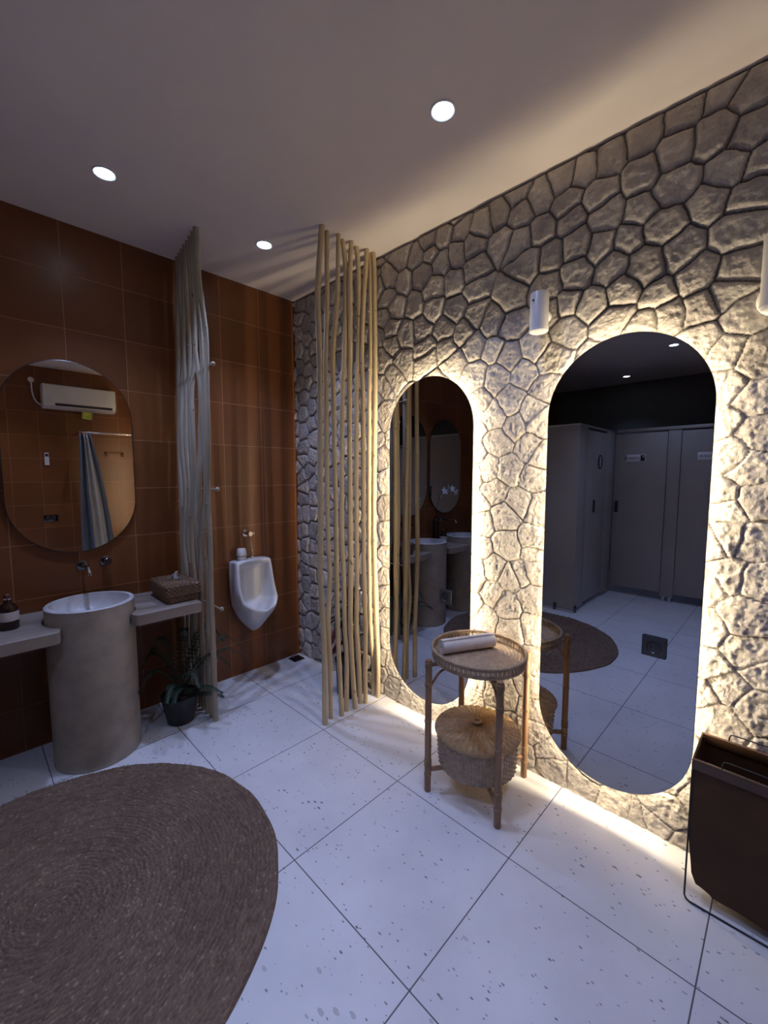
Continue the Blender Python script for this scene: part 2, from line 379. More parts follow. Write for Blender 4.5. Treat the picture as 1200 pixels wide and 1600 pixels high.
def stone_wall():
    SITES = [(-2.67,2.83),(-2.73,2.8),(-2.64,2.71),(-2.75,2.66),(-2.55,2.84),(-2.41,2.82),(-2.53,2.72),(-2.19,2.79),(-2.29,2.79),(-2.1,2.81),(-2.01,2.78),(-1.89,2.83),(-1.81,2.79),(-1.91,2.74),(-2.13,2.7),(-2.02,2.62),(-2.15,2.62),(-2.26,2.67),(-2.29,2.57),(-2.42,2.68),(-2.42,2.54),(-2.53,2.59),(-2.69,2.57),(-2.78,2.55),(-2.63,2.48),(-2.5,2.45),(-2.75,2.45),(-2.38,2.45),(-2.27,2.46),(-2.17,2.51),(-2.07,2.5),(-1.9,2.61),(-1.82,2.65),(-1.94,2.49),(-1.87,2.39),(-2.17,2.38),(-2.32,2.35),(-2.44,2.32),(-2.56,2.35),(-2.72,2.35),(-2.73,2.21),(-2.62,2.23),(-2.05,2.37),(-2.14,2.27),(-2.25,2.24),(-2.36,2.25),(-2.48,2.2),(-2.34,2.16),(-2.45,2.1),(-2.52,2.11),(-2.63,2.12),(-2.71,2.15),(-2.76,2.05),(-1.99,2.11),(-2.07,2.25),(-2.14,2.16),(-1.15,2.81),(-1.26,2.77),(-1.35,2.83),(-1.36,2.75),(-1.45,2.81),(-1.58,2.79),(-1.69,2.77),(-1.55,2.69),(-1.65,2.7),(-1.04,2.71),(-1.15,2.66),(-1.3,2.66),(-1.44,2.67),(-1.53,2.55),(-1.66,2.57),(-1.39,2.55),(-1.02,2.61),(-0.95,2.68),(-1.25,2.5),(-1.1,2.52),(-1.38,2.45),(-1.67,2.46),(-1.53,2.4),(-1.67,2.34),(-0.99,2.49),(-1.07,2.41),(-1.18,2.34),(-1.3,2.35),(-1.47,2.31),(-1.07,2.31),(-1.33,2.24),(-1.15,2.19),(-1.49,2.2),(-1.67,2.18),(-1.53,2.12),(-1.35,2.17),(-0.99,2.23),(-1.08,2.12),(-0.99,2.06),(-0.99,1.9),(-1.77,2.28),(-1.6,2.27),(-1.78,2.14),(-1.88,2.23),(-1.86,2.09),(-2.07,2.03),(-1.95,1.99),(-1.79,1.99),(-1.67,2.02),(-2.05,1.92),(-1.88,1.87),(-1.7,1.88),(-1.78,1.81),(-1.9,1.75),(-1.99,1.81),(-2.04,1.75),(-1.67,1.74),(-1.81,1.67),(-1.98,1.64),(-1.69,1.62),(-2.04,1.59),(-1.76,1.54),(-1.88,1.53),(-2.0,1.49),(-1.66,1.5),(-1.8,1.42),(-1.7,1.35),(-1.94,1.36),(-2.04,1.33),(-1.87,1.29),(-1.73,1.24),(-1.88,1.14),(-2.01,1.17),(-1.72,1.11),(-1.8,1.01),(-1.7,1.0),(-1.9,0.97),(-1.95,1.0),(-2.02,1.03),(-1.79,0.88),(-1.7,0.93),(-1.89,0.83),(-2.02,0.89),(-1.76,0.74),(-1.91,0.71),(-2.03,0.74),(-1.69,0.8),(-2.64,1.99),(-2.71,1.94),(-2.8,1.91),(-2.72,1.82),(-2.79,1.77),(-2.71,1.7),(-2.81,1.65),(-2.73,1.57),(-2.79,1.53),(-2.73,1.44),(-2.82,1.42),(-2.75,1.38),(-2.7,1.25),(-2.75,1.28),(-2.83,1.26),(-2.76,1.14),(-2.85,1.13),(-2.69,1.09),(-2.8,0.99),(-2.72,0.92),(-2.82,0.86),(-2.72,0.79),(-2.88,0.79),(-2.79,0.7),(-2.71,0.65),(-2.76,0.58),(-2.87,0.66),(-0.09,2.81),(-0.22,2.8),(-0.15,2.65),(-0.06,2.73),(-0.25,2.59),(-0.06,2.6),(-0.17,2.54),(-0.08,2.48),(-0.16,2.42),(-0.25,2.44),(-0.07,2.36),(-0.18,2.31),(-0.26,2.37),(-0.08,2.23),(-0.18,2.22),(-0.27,2.26),(-0.11,2.12),(-0.26,2.16),(-0.23,2.03),(-0.1,1.99),(-0.21,1.9),(-0.09,1.84),(-0.24,1.78),(-0.1,1.72),(-0.21,1.65),(-0.09,1.62),(-0.17,1.54),(-0.06,1.49),(-0.22,1.45),(-0.1,1.41),(-0.22,1.33),(-0.12,1.2),(-0.23,1.21),(-0.09,1.06),(-0.21,1.07),(-0.12,0.95),(-0.2,0.94),(-0.1,0.82),(-0.21,0.83),(-0.08,0.74),(-0.2,0.71),(-0.1,0.61),(-0.21,0.57),(-0.11,0.47),(-0.22,0.47),(-0.12,0.31),(-0.21,0.34),(-0.11,0.18),(-0.23,0.2),(-0.11,0.07),(-0.22,0.07),(-0.99,1.45),(-0.98,1.29),(-0.99,1.12),(-0.99,0.97),(-0.97,0.81),(-1.0,0.7),(-0.99,0.54),(-1.0,0.42),(-1.07,0.23),(-1.07,0.08),(-1.19,0.06),(-1.28,0.03),(-2.01,1.11),(-2.03,0.56),(-2.03,0.44),(-2.05,0.32),(-2.05,0.21),(-2.12,0.14),(-2.15,0.06),(-2.28,0.05),(-2.44,0.04),(-2.61,0.12),(-2.57,0.04),(-2.52,0.03)]
    rg = np.random.RandomState(11)
    S = [tuple(a) for a in SITES]
    for _ in range(9000):
        y = rg.uniform(-4.2, .1); z = rg.uniform(-.1, H+.08)
        md = .088 if y > -.95 else .128
        A = np.array(S)
        if np.min((A[:, 0]-y)**2+(A[:, 1]-z)**2) > md*md: S.append((y, z))
    S = np.array(S); ns = len(S)
    ys = np.concatenate([np.arange(.0, -3.1, -.0048), np.arange(-3.1, -4.001, -.012)]); zs = np.append(np.arange(0, H, .0048), H)
    Y, Z = np.meshgrid(ys, zs, indexing='ij'); sh = Y.shape; y = Y.ravel(); z = Z.ravel()
    wy = y+.022*(vnoise(y*9+50, z*9+50, 1)-.5)+.010*(vnoise(y*26+50, z*26+50, 2)-.5)
    wz = z+.022*(vnoise(y*9+90, z*9+10, 3)-.5)+.010*(vnoise(y*26+90, z*26+10, 4)-.5)
    d1 = np.empty(len(y)); d2 = np.empty(len(y)); i1 = np.empty(len(y), int); i2 = np.empty(len(y), int)
    for a in range(0, len(y), 20000):
        D = (wy[a:a+20000, None]-S[None, :, 0])**2+(wz[a:a+20000, None]-S[None, :, 1])**2
        k = np.argpartition(D, 1, axis=1)[:, :2]; dd = np.take_along_axis(D, k, 1); o = np.argsort(dd, 1)
        k = np.take_along_axis(k, o, 1); dd = np.take_along_axis(dd, o, 1)
        d1[a:a+20000] = dd[:, 0]; d2[a:a+20000] = dd[:, 1]; i1[a:a+20000] = k[:, 0]; i2[a:a+20000] = k[:, 1]
    e = (d2-d1)/(2*np.sqrt(((S[i1]-S[i2])**2).sum(1))+1e-9)
    e = np.minimum(e, np.minimum(H-.004-z, z+.02+.02*vnoise(y*14, z*0, 8)))
    up = np.maximum(sstep(z, 1.95, 2.25), sstep(y, -1.05, -.85))
    gap = .0010+.0016*up
    R = .008+.012*up
    t = np.clip((e-gap)/R, 0, 1)
    pil = np.sqrt(np.maximum(0, 1-(1-t)**2))
    ra = rg.rand(ns, 6)
    tilt = ((ra[i1, 0]-.5)*(y-S[i1, 0])+(ra[i1, 1]-.5)*(z-S[i1, 1]))*(.085)
    f1 = np.abs(vnoise(y*11+7*ra[i1, 2]*30+20, z*11+20, 5)-.5)*2
    f2 = np.abs(vnoise(y*27+z*8+40, z*27-y*8+60+9*ra[i1, 3], 6)-.5)*2
    f3 = vnoise(y*62+10, z*62+80, 7)
    f4 = vnoise(y*112+z*30+10, z*112-y*30+380, 9)
    rough = 1-.45*up
    h = (.009+.008*up)*pil + (ra[i1, 4]-.5)*.008*pil + tilt*t + (-.0030*f1-.0045*f2+.0042*(f3-.5)+.0040*(f4-.5))*rough*t
    x = .016-h*1.12-.0035*t
    V = np.stack([x, y, z], 1)
    ny, nz = sh; I = np.arange(ny*nz).reshape(ny, nz)
    F = np.stack([I[:-1, :-1], I[:-1, 1:], I[1:, 1:], I[1:, :-1]], -1).reshape(-1, 4)
    joint = 1-sstep(e, gap*.4, gap+.0020)
    joint *= (.55+.45*up)
    o = npmesh('wall_right', V, F, M['stone'], attrs={'joint': joint, 'tone': ra[i1, 5]})
    tag(o, kind='structure')
stone_wall()
struct('trim_1', MB().box((.032, YN, 0), (.10, .05, H)), M['dark_paint'])

# ------------------------------------------------------------------ downlights
def downlight(x, y, label, power=1.0, spot=True):
    r = empty('downlight', (x, y, H), label, 'ceiling light', 'round recessed ceiling downlights')
    obj('bezel', MB().lathe([(.043, -.0005), (.050, -.003), (.050, -.006), (.044, -.007), (.039, -.004), (.039, -.0005)], 40), M['bezel'], r)
    obj('lens', MB().lathe([(0, -.0015), (.020, -.0018), (.034, -.0028), (.0388, -.004)], 40), M['lens'], r)
    ld = bpy.data.lights.new('downlight_beam', 'SPOT'); ld.energy = SPOT_W*power; ld.color = COOL
    ld.spot_size = math.radians(100); ld.spot_blend = 1.0; ld.shadow_soft_size = .028
    lo = bpy.data.objects.new('downlight_beam', ld); C.objects.link(lo); lo.parent = r; lo.location = (0, 0, -.04)
    return r
downlight(-1.395, -.593, 'round recessed ceiling light above the stone basin, nearest the terracotta wall on the left')
downlight(-.583, -.577, 'small round recessed ceiling light between the two rows of wooden poles')
downlight(-.581, -1.885, 'largest round recessed ceiling light, near the stone wall in front of the pole screens', .8)
downlight(-.70, -3.1, 'round recessed ceiling light behind the photographer', .7)
downlight(-2.25, -1.885, 'added fill downlight over the left side of the jute rug, above the frame', 1.0)  # added out of view to brighten the ceiling by floor bounce
downlight(-1.75, -3.35, 'round recessed ceiling light near the air conditioner on the rear wall', .9)
downlight(-3.3, -3.35, 'added unseen fill downlight in the far rear corner past the air conditioner', .8)  # unseen extra lamp, its bounce off floor and walls lifts the ceiling
downlight(-3.55, -1.92, 'round recessed ceiling light in front of the toilet cubicles, seen in the large mirror', .5)
downlight(-4.77, -1.16, 'round recessed ceiling light over the toilet cubicles, seen in the large mirror', .35)

# ------------------------------------------------------------------ tall back-lit mirrors
MX = -.060
def tall_mirror(yc, zc, label):
    r = empty('backlit_mirror', (MX, yc, zc), label, 'mirror', 'tall back-lit mirrors on the stone wall')
    W_, H_ = .60, 1.905
    g = MB(); a = stadium(0, 0, W_, H_, 40, .0015); b = stadium(0, 0, W_, H_, 40)
    g.loft([[(-.0005, p[0], p[1]) for p in a], [(.001, p[0], p[1]) for p in b], [(.005, p[0], p[1]) for p in b]], cap0=False, cap1=True)
    obj('glass_edge', g, M['mirror_edge'], r, smooth=20)
    g = MB().prism(stadium(0, 0, W_, H_, 40, .0016), -.0006, .0002, 0)
    obj('mirror_glass', g, M['mirror'], r, smooth=20)
    g = MB().prism(stadium(0, 0, W_, H_, 28, .058), .0052, .052, 0)
    obj('backing_frame', g, M['black_metal'], r, smooth=20)
    g = MB(); s1 = stadium(0, 0, W_, H_, 28, .052)
    g.loft([[(.014, p[0], p[1]) for p in s1], [(.027, p[0], p[1]) for p in s1]])
    obj('light_strip', g, M['led'], r, smooth=0)
    return r
tall_mirror(-1.408, 1.103, 'narrower-looking back-lit pill-shaped mirror beside the pole screen')
tall_mirror(-2.400, 1.108, 'large back-lit pill-shaped mirror beside the brown hamper')

def socket(y, z, label):
    r = empty('wall_socket', (MX-.001, y, z), label, 'socket', 'dark sockets on the tall mirrors')
    g = MB().box((-.010, -.042, -.041), (0, .042, .041), .004)
    obj('plate', g, M['socket_plate'], r)
    Q = Matrix.Rotation(-PI/2, 4, 'Y')
    obj('insert', MB().lathe([(.0255, 0), (.0265, .0025), (.024, .0025), (.0215, -.0005), (0, -.0006)], 36, (-.0100, 0, 0), Q), M['black_plastic'], r)
    obj('contact', MB().lathe([(0, .0012), (.003, .0012), (.003, 0)], 10, (-.0105, .009, 0), Q), M['drain'], r)
    obj('contact', MB().lathe([(0, .0012), (.003, .0012), (.003, 0)], 10, (-.0105, -.009, 0), Q), M['drain'], r)
    obj('earth_clip', MB().box((-.013, -.003, -.024), (-.009, .003, -.018), .0005), M['chrome'], r)
socket(-2.557, .826, 'square dark socket set on the face of the large mirror')
socket(-1.551, .820, 'square dark socket set on the face of the mirror by the poles')

def wall_lamp(y, z0, z1, label, dk=1.0):
    ox = -.078 if dk == 1 else -.056
    r = empty('wall_lamp', (-.02, y, (z0+z1)/2), label, 'wall lamp', 'white cylinder wall lamps')
    h = (z1-z0)/2; rad = .040
    V = MB(); n = 40
    prof = [(.036, -h+.004), (rad, -h+.004), (rad, h-.004), (rad-.002, h), (.034, h), (.033, h-.02), (0, h-.02)]
    V.lathe(prof, n, (ox, 0, 0)); obj('lamp_body', V, M['lamp_body'], r)
    obj('lower_collar', MB().lathe([(0, -h), (.037, -h), (rad+.001, -h+.003), (rad+.001, -h+.014), (rad-.001, -h+.016)], n, (ox, 0, 0)), M['white_plastic'], r)
    obj('mounting_disc', MB().lathe([(0, .030), (.030*dk, .030), (.050*dk, .014), (.054*dk, 0), (.050*dk, -.02)], 36, (0, 0, -h*.55*(1 if dk == 1 else 0)), Matrix.Rotation(-PI/2, 4, 'Y')), M['white_plastic'], r)
    obj('screw', MB().lathe([(0, .002), (.0045, .0015), (.005, 0)], 14, (ox-rad, .010, h*.55), Matrix.Rotation(-PI/2, 4, 'Y')), M['black_metal'], r)
wall_lamp(-2.052, 2.142, 2.310, 'white cylinder wall lamp with a dark screw, between the two tall mirrors', .5)
wall_lamp(-2.838, 2.030, 2.255, 'white cylinder wall lamp cut by the right edge, up and right of the large mirror')

# ------------------------------------------------------------------ poles
def spline(P, n):
    P = np.array(P, float); m = len(P); out = []
    s = np.linspace(0, m-1, n)
    for u in s:
        i = min(int(u), m-2); t = u-i
        p0, p1, p2, p3 = P[max(i-1, 0)], P[i], P[i+1], P[min(i+2, m-1)]
        out.append(.5*((2*p1)+(-p0+p2)*t+(2*p0-5*p1+4*p2-p3)*t*t+(-p0+3*p1-3*p2+p3)*t**3))
    return out
def pole(pts, rad, m, label, group, seed):
    rn = random.Random(seed)
    base = pts[-1]; P = spline(pts, 70)
    r = empty('wooden_pole', (base[0], base[1], 0), label, 'pole', group)
    knots = [rn.uniform(.3, 2.6) for _ in range(5)]; ph = rn.uniform(0, 9)
    R_ = []
    for p in P:
        q = rad*(1-.10*(p[2]/H)+.06*math.sin(p[2]*5+ph))
        for k in knots: q += rad*.16*math.exp(-((p[2]-k)/.018)**2)
        R_.append(q)
    L_ = [(p[0]-base[0], p[1]-base[1], min(max(p[2], 0.0), H)) for p in P]
    obj('shaft', MB().tube(L_, R_, 14), m, r, smooth=60)
    for k in knots[:3]:
        j = min(range(len(P)), key=lambda i: abs(P[i][2]-k)); a = rn.uniform(PI, 2.2*PI)
        d = Vector((math.cos(a), math.sin(a), .25)).normalized(); c = Vector(L_[j])
        obj('twig_stub', MB().tube([c+d*rad*.7, c+d*rad*1.15, c+d*rad*1.5], [.006, .0048, .0035], 8), m, r)
RIGHT = [[(-0.447, 2.876), (-0.473, 2.644), (-0.483, 2.46), (-0.476, 2.185), (-0.477, 1.948), (-0.485, 1.216), (-0.493, 0.914), (-0.479, 0.621), (-0.471, 0.381), (-0.473, -0.002)], [(-0.412, 2.853), (-0.416, 2.663), (-0.416, 2.479), (-0.433, 2.193), (-0.433, 1.953), (-0.434, 1.212), (-0.424, 0.902), (-0.441, 0.611), (-0.428, 0.367), (-0.429, -0.009)], [(-0.329, 2.872), (-0.336, 2.69), (-0.345, 2.499), (-0.381, 2.204), (-0.379, 1.96), (-0.371, 1.206), (-0.371, 0.893), (-0.367, 0.592), (-0.358, 0.344), (-0.342, -0.005)], [(-0.3, 2.869), (-0.278, 2.71), (-0.28, 2.518), (-0.293, 2.221), (-0.311, 1.969), (-0.326, 1.202), (-0.315, 0.883), (-0.31, 0.577), (-0.296, 0.323), (-0.305, 0.0)], [(-0.231, 2.888), (-0.243, 2.721), (-0.247, 2.527), (-0.25, 2.23), (-0.256, 1.977), (-0.259, 1.197), (-0.258, 0.873), (-0.264, 0.565), (-0.253, 0.309), (-0.228, 0.007)], [(-0.191, 2.878), (-0.177, 2.744), (-0.176, 2.547), (-0.184, 2.243), (-0.199, 1.984), (-0.206, 1.192), (-0.204, 0.864), (-0.212, 0.551), (-0.195, 0.29), (-0.183, 0.015)], [(-0.107, 2.876), (-0.116, 2.764), (-0.136, 2.558), (-0.152, 2.25), (-0.146, 1.991), (-0.146, 1.187), (-0.146, 0.853), (-0.134, 0.531), (-0.138, 0.271), (-0.137, 0.001)], [(-0.085, 2.876), (-0.077, 2.777), (-0.078, 2.575), (-0.079, 2.264), (-0.09, 1.998), (-0.098, 1.183), (-0.097, 0.845), (-0.09, 0.52), (-0.062, 0.246), (-0.057, 0.01)], [(-0.053, 2.873), (-0.042, 2.789), (-0.04, 2.586), (-0.038, 2.273), (-0.039, 2.005), (-0.052, 1.179), (-0.044, 0.836), (-0.031, 0.504), (-0.001, 0.226), (0.001, -0.008)]]
ords = ['ninth', 'eighth', 'seventh', 'sixth', 'fifth', 'fourth', 'third', 'second', 'first']
rn = random.Random(3)
for k, row in enumerate(RIGHT):
    yo = [(.011 if k % 2 else -.011)+rn.uniform(-.004, .004) for _ in range(4)]
    pts = []
    for i, (x, z) in enumerate(row):
        y = -.96+yo[i*4//len(row)]+(.012 if k == 7 and i > 7 else -.012 if k == 8 and i > 7 else 0); s_ = (y-CAM.y)/(-.96-CAM.y)
        pts.append((min(CAM.x+(x-CAM.x)*s_, -.038), y, min(max(CAM.z+(z-CAM.z)*s_, 0), H)))
    pts[0] = (pts[0][0], pts[1][1], H); pts[-1] = (pts[-1][0], pts[-1][1], 0)
    lab = '%s wooden pole counting from the stone wall in the row beside the narrow tall mirror' % ords[k]
    if k == 8: lab = 'yellowish wooden pole touching the stone wall, rightmost of the nine-pole row'
    if k == 0: lab = 'leftmost wooden pole of the nine-pole row beside the narrow tall mirror'
    pole(pts, .0166 if k in (0, 4, 8) else .0150, M['pole'], lab, 'poles of the right-hand screen', 10+k)
LF = [(-0.937, 2.868), (-0.934, 2.672), (-0.918, 2.522), (-0.907, 2.35), (-0.91, 2.172), (-0.915, 1.846), (-0.919, 1.439), (-0.925, 0.982), (-0.931, 0.512), (-0.929, 0.016)]
LB = [(-0.891, 2.875), (-0.903, 2.49), (-0.915, 2.009), (-0.931, 1.432), (-0.936, 0.837), (-0.937, 0.398), (-0.923, 0.01)]
names = ['front pole of the left screen, nearest the camera and beside the urinal', 'second pole from the front in the left screen',
         'third pole from the front in the left screen', 'fourth pole from the front in the left screen', 'fifth pole from the front in the left screen',
         'third pole from the tiled wall in the left screen', 'second pole from the tiled wall in the left screen', 'hindmost pole of the left screen, against the tiled wall']
def interp(L, z):
    L = sorted([(b, a) for a, b in L]); return float(np.interp(z, [q[0] for q in L], [q[1] for q in L]))
for k in range(8):
    t = k/7; y = -.46+t*.41; pts = []
    for i, z in enumerate([H, 2.6, 2.3, 2.0, 1.7, 1.4, 1.1, .8, .5, .2, 0]):
        x = interp(LF, z)*(1-t)+interp(LB, z)*t
        if 0 < k < 7 and 0 < i < 10: x += rn.uniform(-.012, .012)
        pts.append((x, y+(rn.uniform(-.014, .014) if 0 < i < 10 else 0), z))
    pole(pts, .0165 if k in (0, 7) else .0145, M['pole_grey'], 'weathered wooden pole, '+names[k], 'poles of the left-hand screen', 40+k)
for z, lb in ((2.136, 'upper'), (1.421, 'middle'), (.705, 'lower')):
    r = empty('crossbar', (-.893, -.505, z), '%s horizontal dowel with a round knob end tying the left pole screen' % lb, 'crossbar', 'dowels of the left screen')
    obj('dowel', MB().tube([(0, .0, 0), (0, .25, 0), (0, .504, 0)], .0055, 10), M['pole_grey'], r)
    obj('knob', MB().sphere((0.004, -.004, 0), .0135, 16), M['pole_grey'], r)

# ------------------------------------------------------------------ basins, counters, basin mirrors, taps
BY = -.27; BR = .199; BH = .835
def basin(x, label):
    r = empty('pedestal_basin', (x, BY, 0), label, 'wash basin', 'cylindrical stone pedestal basins')
    obj('pedestal', MB().lathe([(0, 0), (BR-.004, 0), (BR, .004), (BR, BH-.004), (BR-.004, BH), (BR-.020, BH), (BR-.024, BH-.004), (BR-.024, BH-.02), (0, BH-.02)][:8], 96), M['travertine'], r)
    p = [(BR-.0235, BH-.003)]
    for i in range(1, 15):
        a = i/14*PI/2; p.append(((BR-.026)*math.cos(a)**.75 if i < 14 else .022, BH-.006-.105*math.sin(a)**.8))
    obj('bowl', MB().lathe(p, 96), M['basin_in'], r, smooth=80)
    obj('rim', MB().lathe([(BR-.0245, BH-.006), (BR-.021, BH+.0015), (BR-.004, BH+.0015), (BR+.0005, BH-.003)], 96), M['basin_in'], r)
    obj('drain_plug', MB().lathe([(.024, BH-.1105), (.023, BH-.108), (.016, BH-.1065), (0, BH-.1062)], 28), M['dark_chrome'], r)
BX1, BX2 = -1.492, -2.145
basin(BX1, 'beige stone cylinder basin standing on the floor behind the jute rug')
basin(BX2, 'second beige stone cylinder basin, seen only as a reflection in the narrow tall mirror')
CT, CB, CF = .762, .700, -.462
def counter(xa, xb, label):      # xa < xb; an end at a basin wraps round its cylinder
    pts = []
    off = .150; rr = BR+.004
    def end(xc, sgn):
        a0 = math.acos(off/rr)
        A = [(xc+sgn*rr*math.cos(a), BY-rr*math.sin(a)) for a in np.linspace(a0, -a0, 18)]
        return A
    right = xb not in (-.985,)
    # start at the back left, walk along the front
    if xa > -2.7:
        A = end(xa, 1); pts += [(xa+off, 0)]+A[::-1]+[(xa+off+.012, CF+.012), (xa+off+.022, CF+.003), (xa+off+.034, CF)]
    else: pts += [(xa, 0), (xa, CF)]
    if xb < -1.2:
        A = end(xb, -1); pts += [(xb-off-.034, CF), (xb-off-.022, CF+.003), (xb-off-.012, CF+.012)]+A+[(xb-off, 0)]
    else: pts += [(xb-.006, CF), (xb, CF+.006), (xb, 0)]
    mb = MB(); n = len(pts); c = np.mean(np.array(pts), 0)
    def inset(d): return [(p[0]+(c[0]-p[0])/max(.05, abs(c[0]-p[0]))*min(d, .004) if False else p[0], p[1]) for p in pts]
    mb.prism(pts, CB, CT, 2)
    o = obj('counter_slab', mb, M['counter'], smooth=20)
    md = o.modifiers.new('bev', 'BEVEL'); md.width = .005; md.segments = 2; md.limit_method = 'ANGLE'; md.angle_limit = math.radians(40)
    tag(o, label, 'counter', 'grey-brown counter slabs beside the basins')
counter(BX1, -.985, 'short grey-brown counter slab right of the basin, carrying the wicker tissue box')
counter(BX2, BX1, 'grey-brown counter slab left of the basin, carrying the amber bottle')
counter(-2.79, BX2, 'far left counter slab beyond the second basin, next to the cubicle')

def basin_mirror(x, label):
    r = empty('basin_mirror', (x, -.022, 1.60), label, 'mirror', 'pill-shaped mirrors above the basins')
    s = stadium(0, 0, .605, 1.065, 40); s2 = stadium(0, 0, .605, 1.065, 40, .004)
    g = MB(); g.loft([[(p[0], 0.0, p[1]) for p in s2], [(p[0], .0015, p[1]) for p in s], [(p[0], .006, p[1]) for p in s]], cap1=True)
    obj('glass_edge', g, M['mirror_edge'], r, smooth=20)
    g = MB(); g.prism([(q[0], q[1]) for q in stadium(0, 0, .605, 1.065, 40, .0042)], -.0006, .0003, 1)
    obj('mirror_glass', g, M['mirror_bronze'], r, smooth=20)
    g = MB(); g.prism(stadium(0, 0, .605, 1.065, 28, .06), .0062, .0219, 1); obj('backing_frame', g, M['black_metal'], r, smooth=20)
basin_mirror(BX1+.003, 'pill-shaped mirror on the terracotta wall above the front basin, showing an air conditioner')
basin_mirror(BX2+.003, 'pill-shaped mirror above the second basin, seen only in the narrow tall mirror')

def tap(x, label):
    r = empty('wall_tap', (x, 0, .985), label, 'tap', 'wall-mounted chrome taps')
    Q = Matrix.Rotation(PI/2, 4, 'X')
    ros = [(0, 0), (.030, 0), (.030, .006), (.026, .009), (.014, .011), (.012, .02), (0, .02)]
    obj('spout_rosette', MB().lathe(ros, 32, (.018, 0, 0), Q), M['dark_chrome'], r)
    P = [(.018, -.01, 0), (.018, -.07, .004), (.018, -.14, .006), (.018, -.168, .0), (.018, -.180, -.014), (.018, -.182, -.030)]
    obj('spout', MB().tube(spline(P, 26), .0105, 16), M['chrome'], r, smooth=60)
    obj('handle_rosette', MB().lathe(ros, 32, (.132, 0, .012), Q), M['dark_chrome'], r)
    obj('handle_body', MB().lathe([(0, .016), (.019, .016), (.021, .020), (.021, .050), (.018, .053), (0, .053)], 28, (.132, 0, .012), Q), M['dark_chrome'], r)
    obj('lever', MB().tube([(.132, -.042, .005), (.136, -.048, -.03), (.141, -.052, -.072)], [.0036, .0034, .003], 10), M['chrome'], r)
tap(-1.492, 'chrome wall tap with a lever handle, between the basin and the mirror above it')
tap(-2.145, 'chrome wall tap above the second basin, seen in the narrow tall mirror')

# amber bottle
def bottle(loc, label):
    r = empty('soap_bottle', loc, label, 'bottle')
    prof = [(0, 0), (.036, 0), (.039, .004), (.0395, .09), (.038, .103), (.030, .118), (.017, .128), (.0145, .134), (.0145, .150), (0, .150)]
    obj('bottle_body', MB().lathe(prof, 48), M['brown_glass'], r, smooth=50)
    obj('label', MB().lathe([(.0398, .044), (.0402, .0445), (.0402, .0875), (.0398, .088)], 48), M['label'], r)
    obj('collar', MB().lathe([(.0155, .146), (.0155, .151), (.013, .152)], 24), M['chrome'], r)
    obj('cap', MB().lathe([(0, .172), (.008, .172), (.0125, .168), (.0145, .152), (.0145, .150)], 24), M['leaf_red'], r)
bottle((-1.818, -.235, CT), 'dark amber bottle with a cream label on the counter left of the basin')

# wicker tissue box
def woven_side(fn, nu, nv, amp, ku, kv, close=True):
    """surface fn(u,v,d) with a basket-weave relief d"""
    V = []
    for j in range(nv+1):
        for i in range(nu):
            u = i/nu; v = j/nv
            a = math.sin(u*ku*2*PI); b = math.floor(v*kv)
            row = abs(math.sin(v*kv*PI))
            d = amp*(row*(.55+.45*(a if b % 2 else -a)))
            V.append(fn(u, v, d))
    F = []
    for j in range(nv):
        for i in range(nu if close else nu-1):
            F.append((j*nu+i, j*nu+(i+1) % nu, (j+1)*nu+(i+1) % nu, (j+1)*nu+i))
    return V, F
def rrect(u, hx, hy, rc):
    """point and normal on a rounded rectangle outline, u in 0..1"""
    sx = 2*(hx-rc); sy = 2*(hy-rc); qa = PI*rc/2; per = 2*sx+2*sy+4*qa; s = u*per
    for k, (L, kind) in enumerate([(sy, 0), (qa, 1), (sx, 0), (qa, 1), (sy, 0), (qa, 1), (sx, 0), (qa, 1)]):
        if s <= L or k == 7:
            q = k//2
            ang0 = q*PI/2
            if kind == 0:
                t = s-L/2; n = (math.cos(ang0), math.sin(ang0)); tg = (-n[1], n[0]); hh = hx if q % 2 == 0 else hy
                return (n[0]*hh+tg[0]*t, n[1]*hh+tg[1]*t), n
            a = ang0+s/L*PI/2; cx = (hx-rc)*(1 if q in (0, 3) else -1); cy = (hy-rc)*(1 if q in (0, 1) else -1)
            n = (math.cos(a), math.sin(a)); return (cx+rc*n[0], cy+rc*n[1]), n
        s -= L
def tissue_box():
    r = empty('tissue_box', (-1.060, -.245, CT), 'brown woven wicker tissue box at the end of the counter with a tissue sticking out', 'tissue box', rz=.0)
    hx, hy = .092, .150
    def f1(u, v, d):
        (px, py), n = rrect(u, hx-.006+.004*v, hy-.006+.004*v, .02); return (px+n[0]*d, py+n[1]*d, .002+.055*v)
    V, F = woven_side(f1, 480, 30, .0045, 34, 5)
    F.append(tuple(range(480))[::-1]); obj('box_body', MB().add(V, F), M['wicker_dark'], r, smooth=180)
    def f2(u, v, d):
        if v < .5: k = v/.5; (px, py), n = rrect(u, hx+.005, hy+.005, .022); return (px+n[0]*d, py+n[1]*d, .042+.060*k)
        k = (v-.5)/.5; sc = 1-.72*k; (px, py), n = rrect(u, (hx+.005), (hy+.005), .022)
        return (px*sc, py*sc, .102+.012*math.sin(min(1, k*1.5)*PI/2)+d)
    V, F = woven_side(f2, 480, 72, .0058, 34, 10)
    F.append(tuple(72*480+i for i in range(480)))
    obj('lid', MB().add(V, F), M['wicker_dark'], r, smooth=180)
    g = MB(); rn = random.Random(5); rows = []
    for j in range(9):
        v = j/8; row = []
        for i in range(15):
            u = i/14-.5
            row.append((.012*math.sin(u*9+v*3)*(1-v*.4)+.010*v, u*.075*(1-.55*v)-.01*v, .112+.050*v*(1-.5*abs(u+.15))+.003*math.sin(u*22)))
        rows.append(row)
    g.loft(rows, close=False); obj('tissue', g, M['tissue'], r, smooth=180, solid=.0012)
tissue_box()

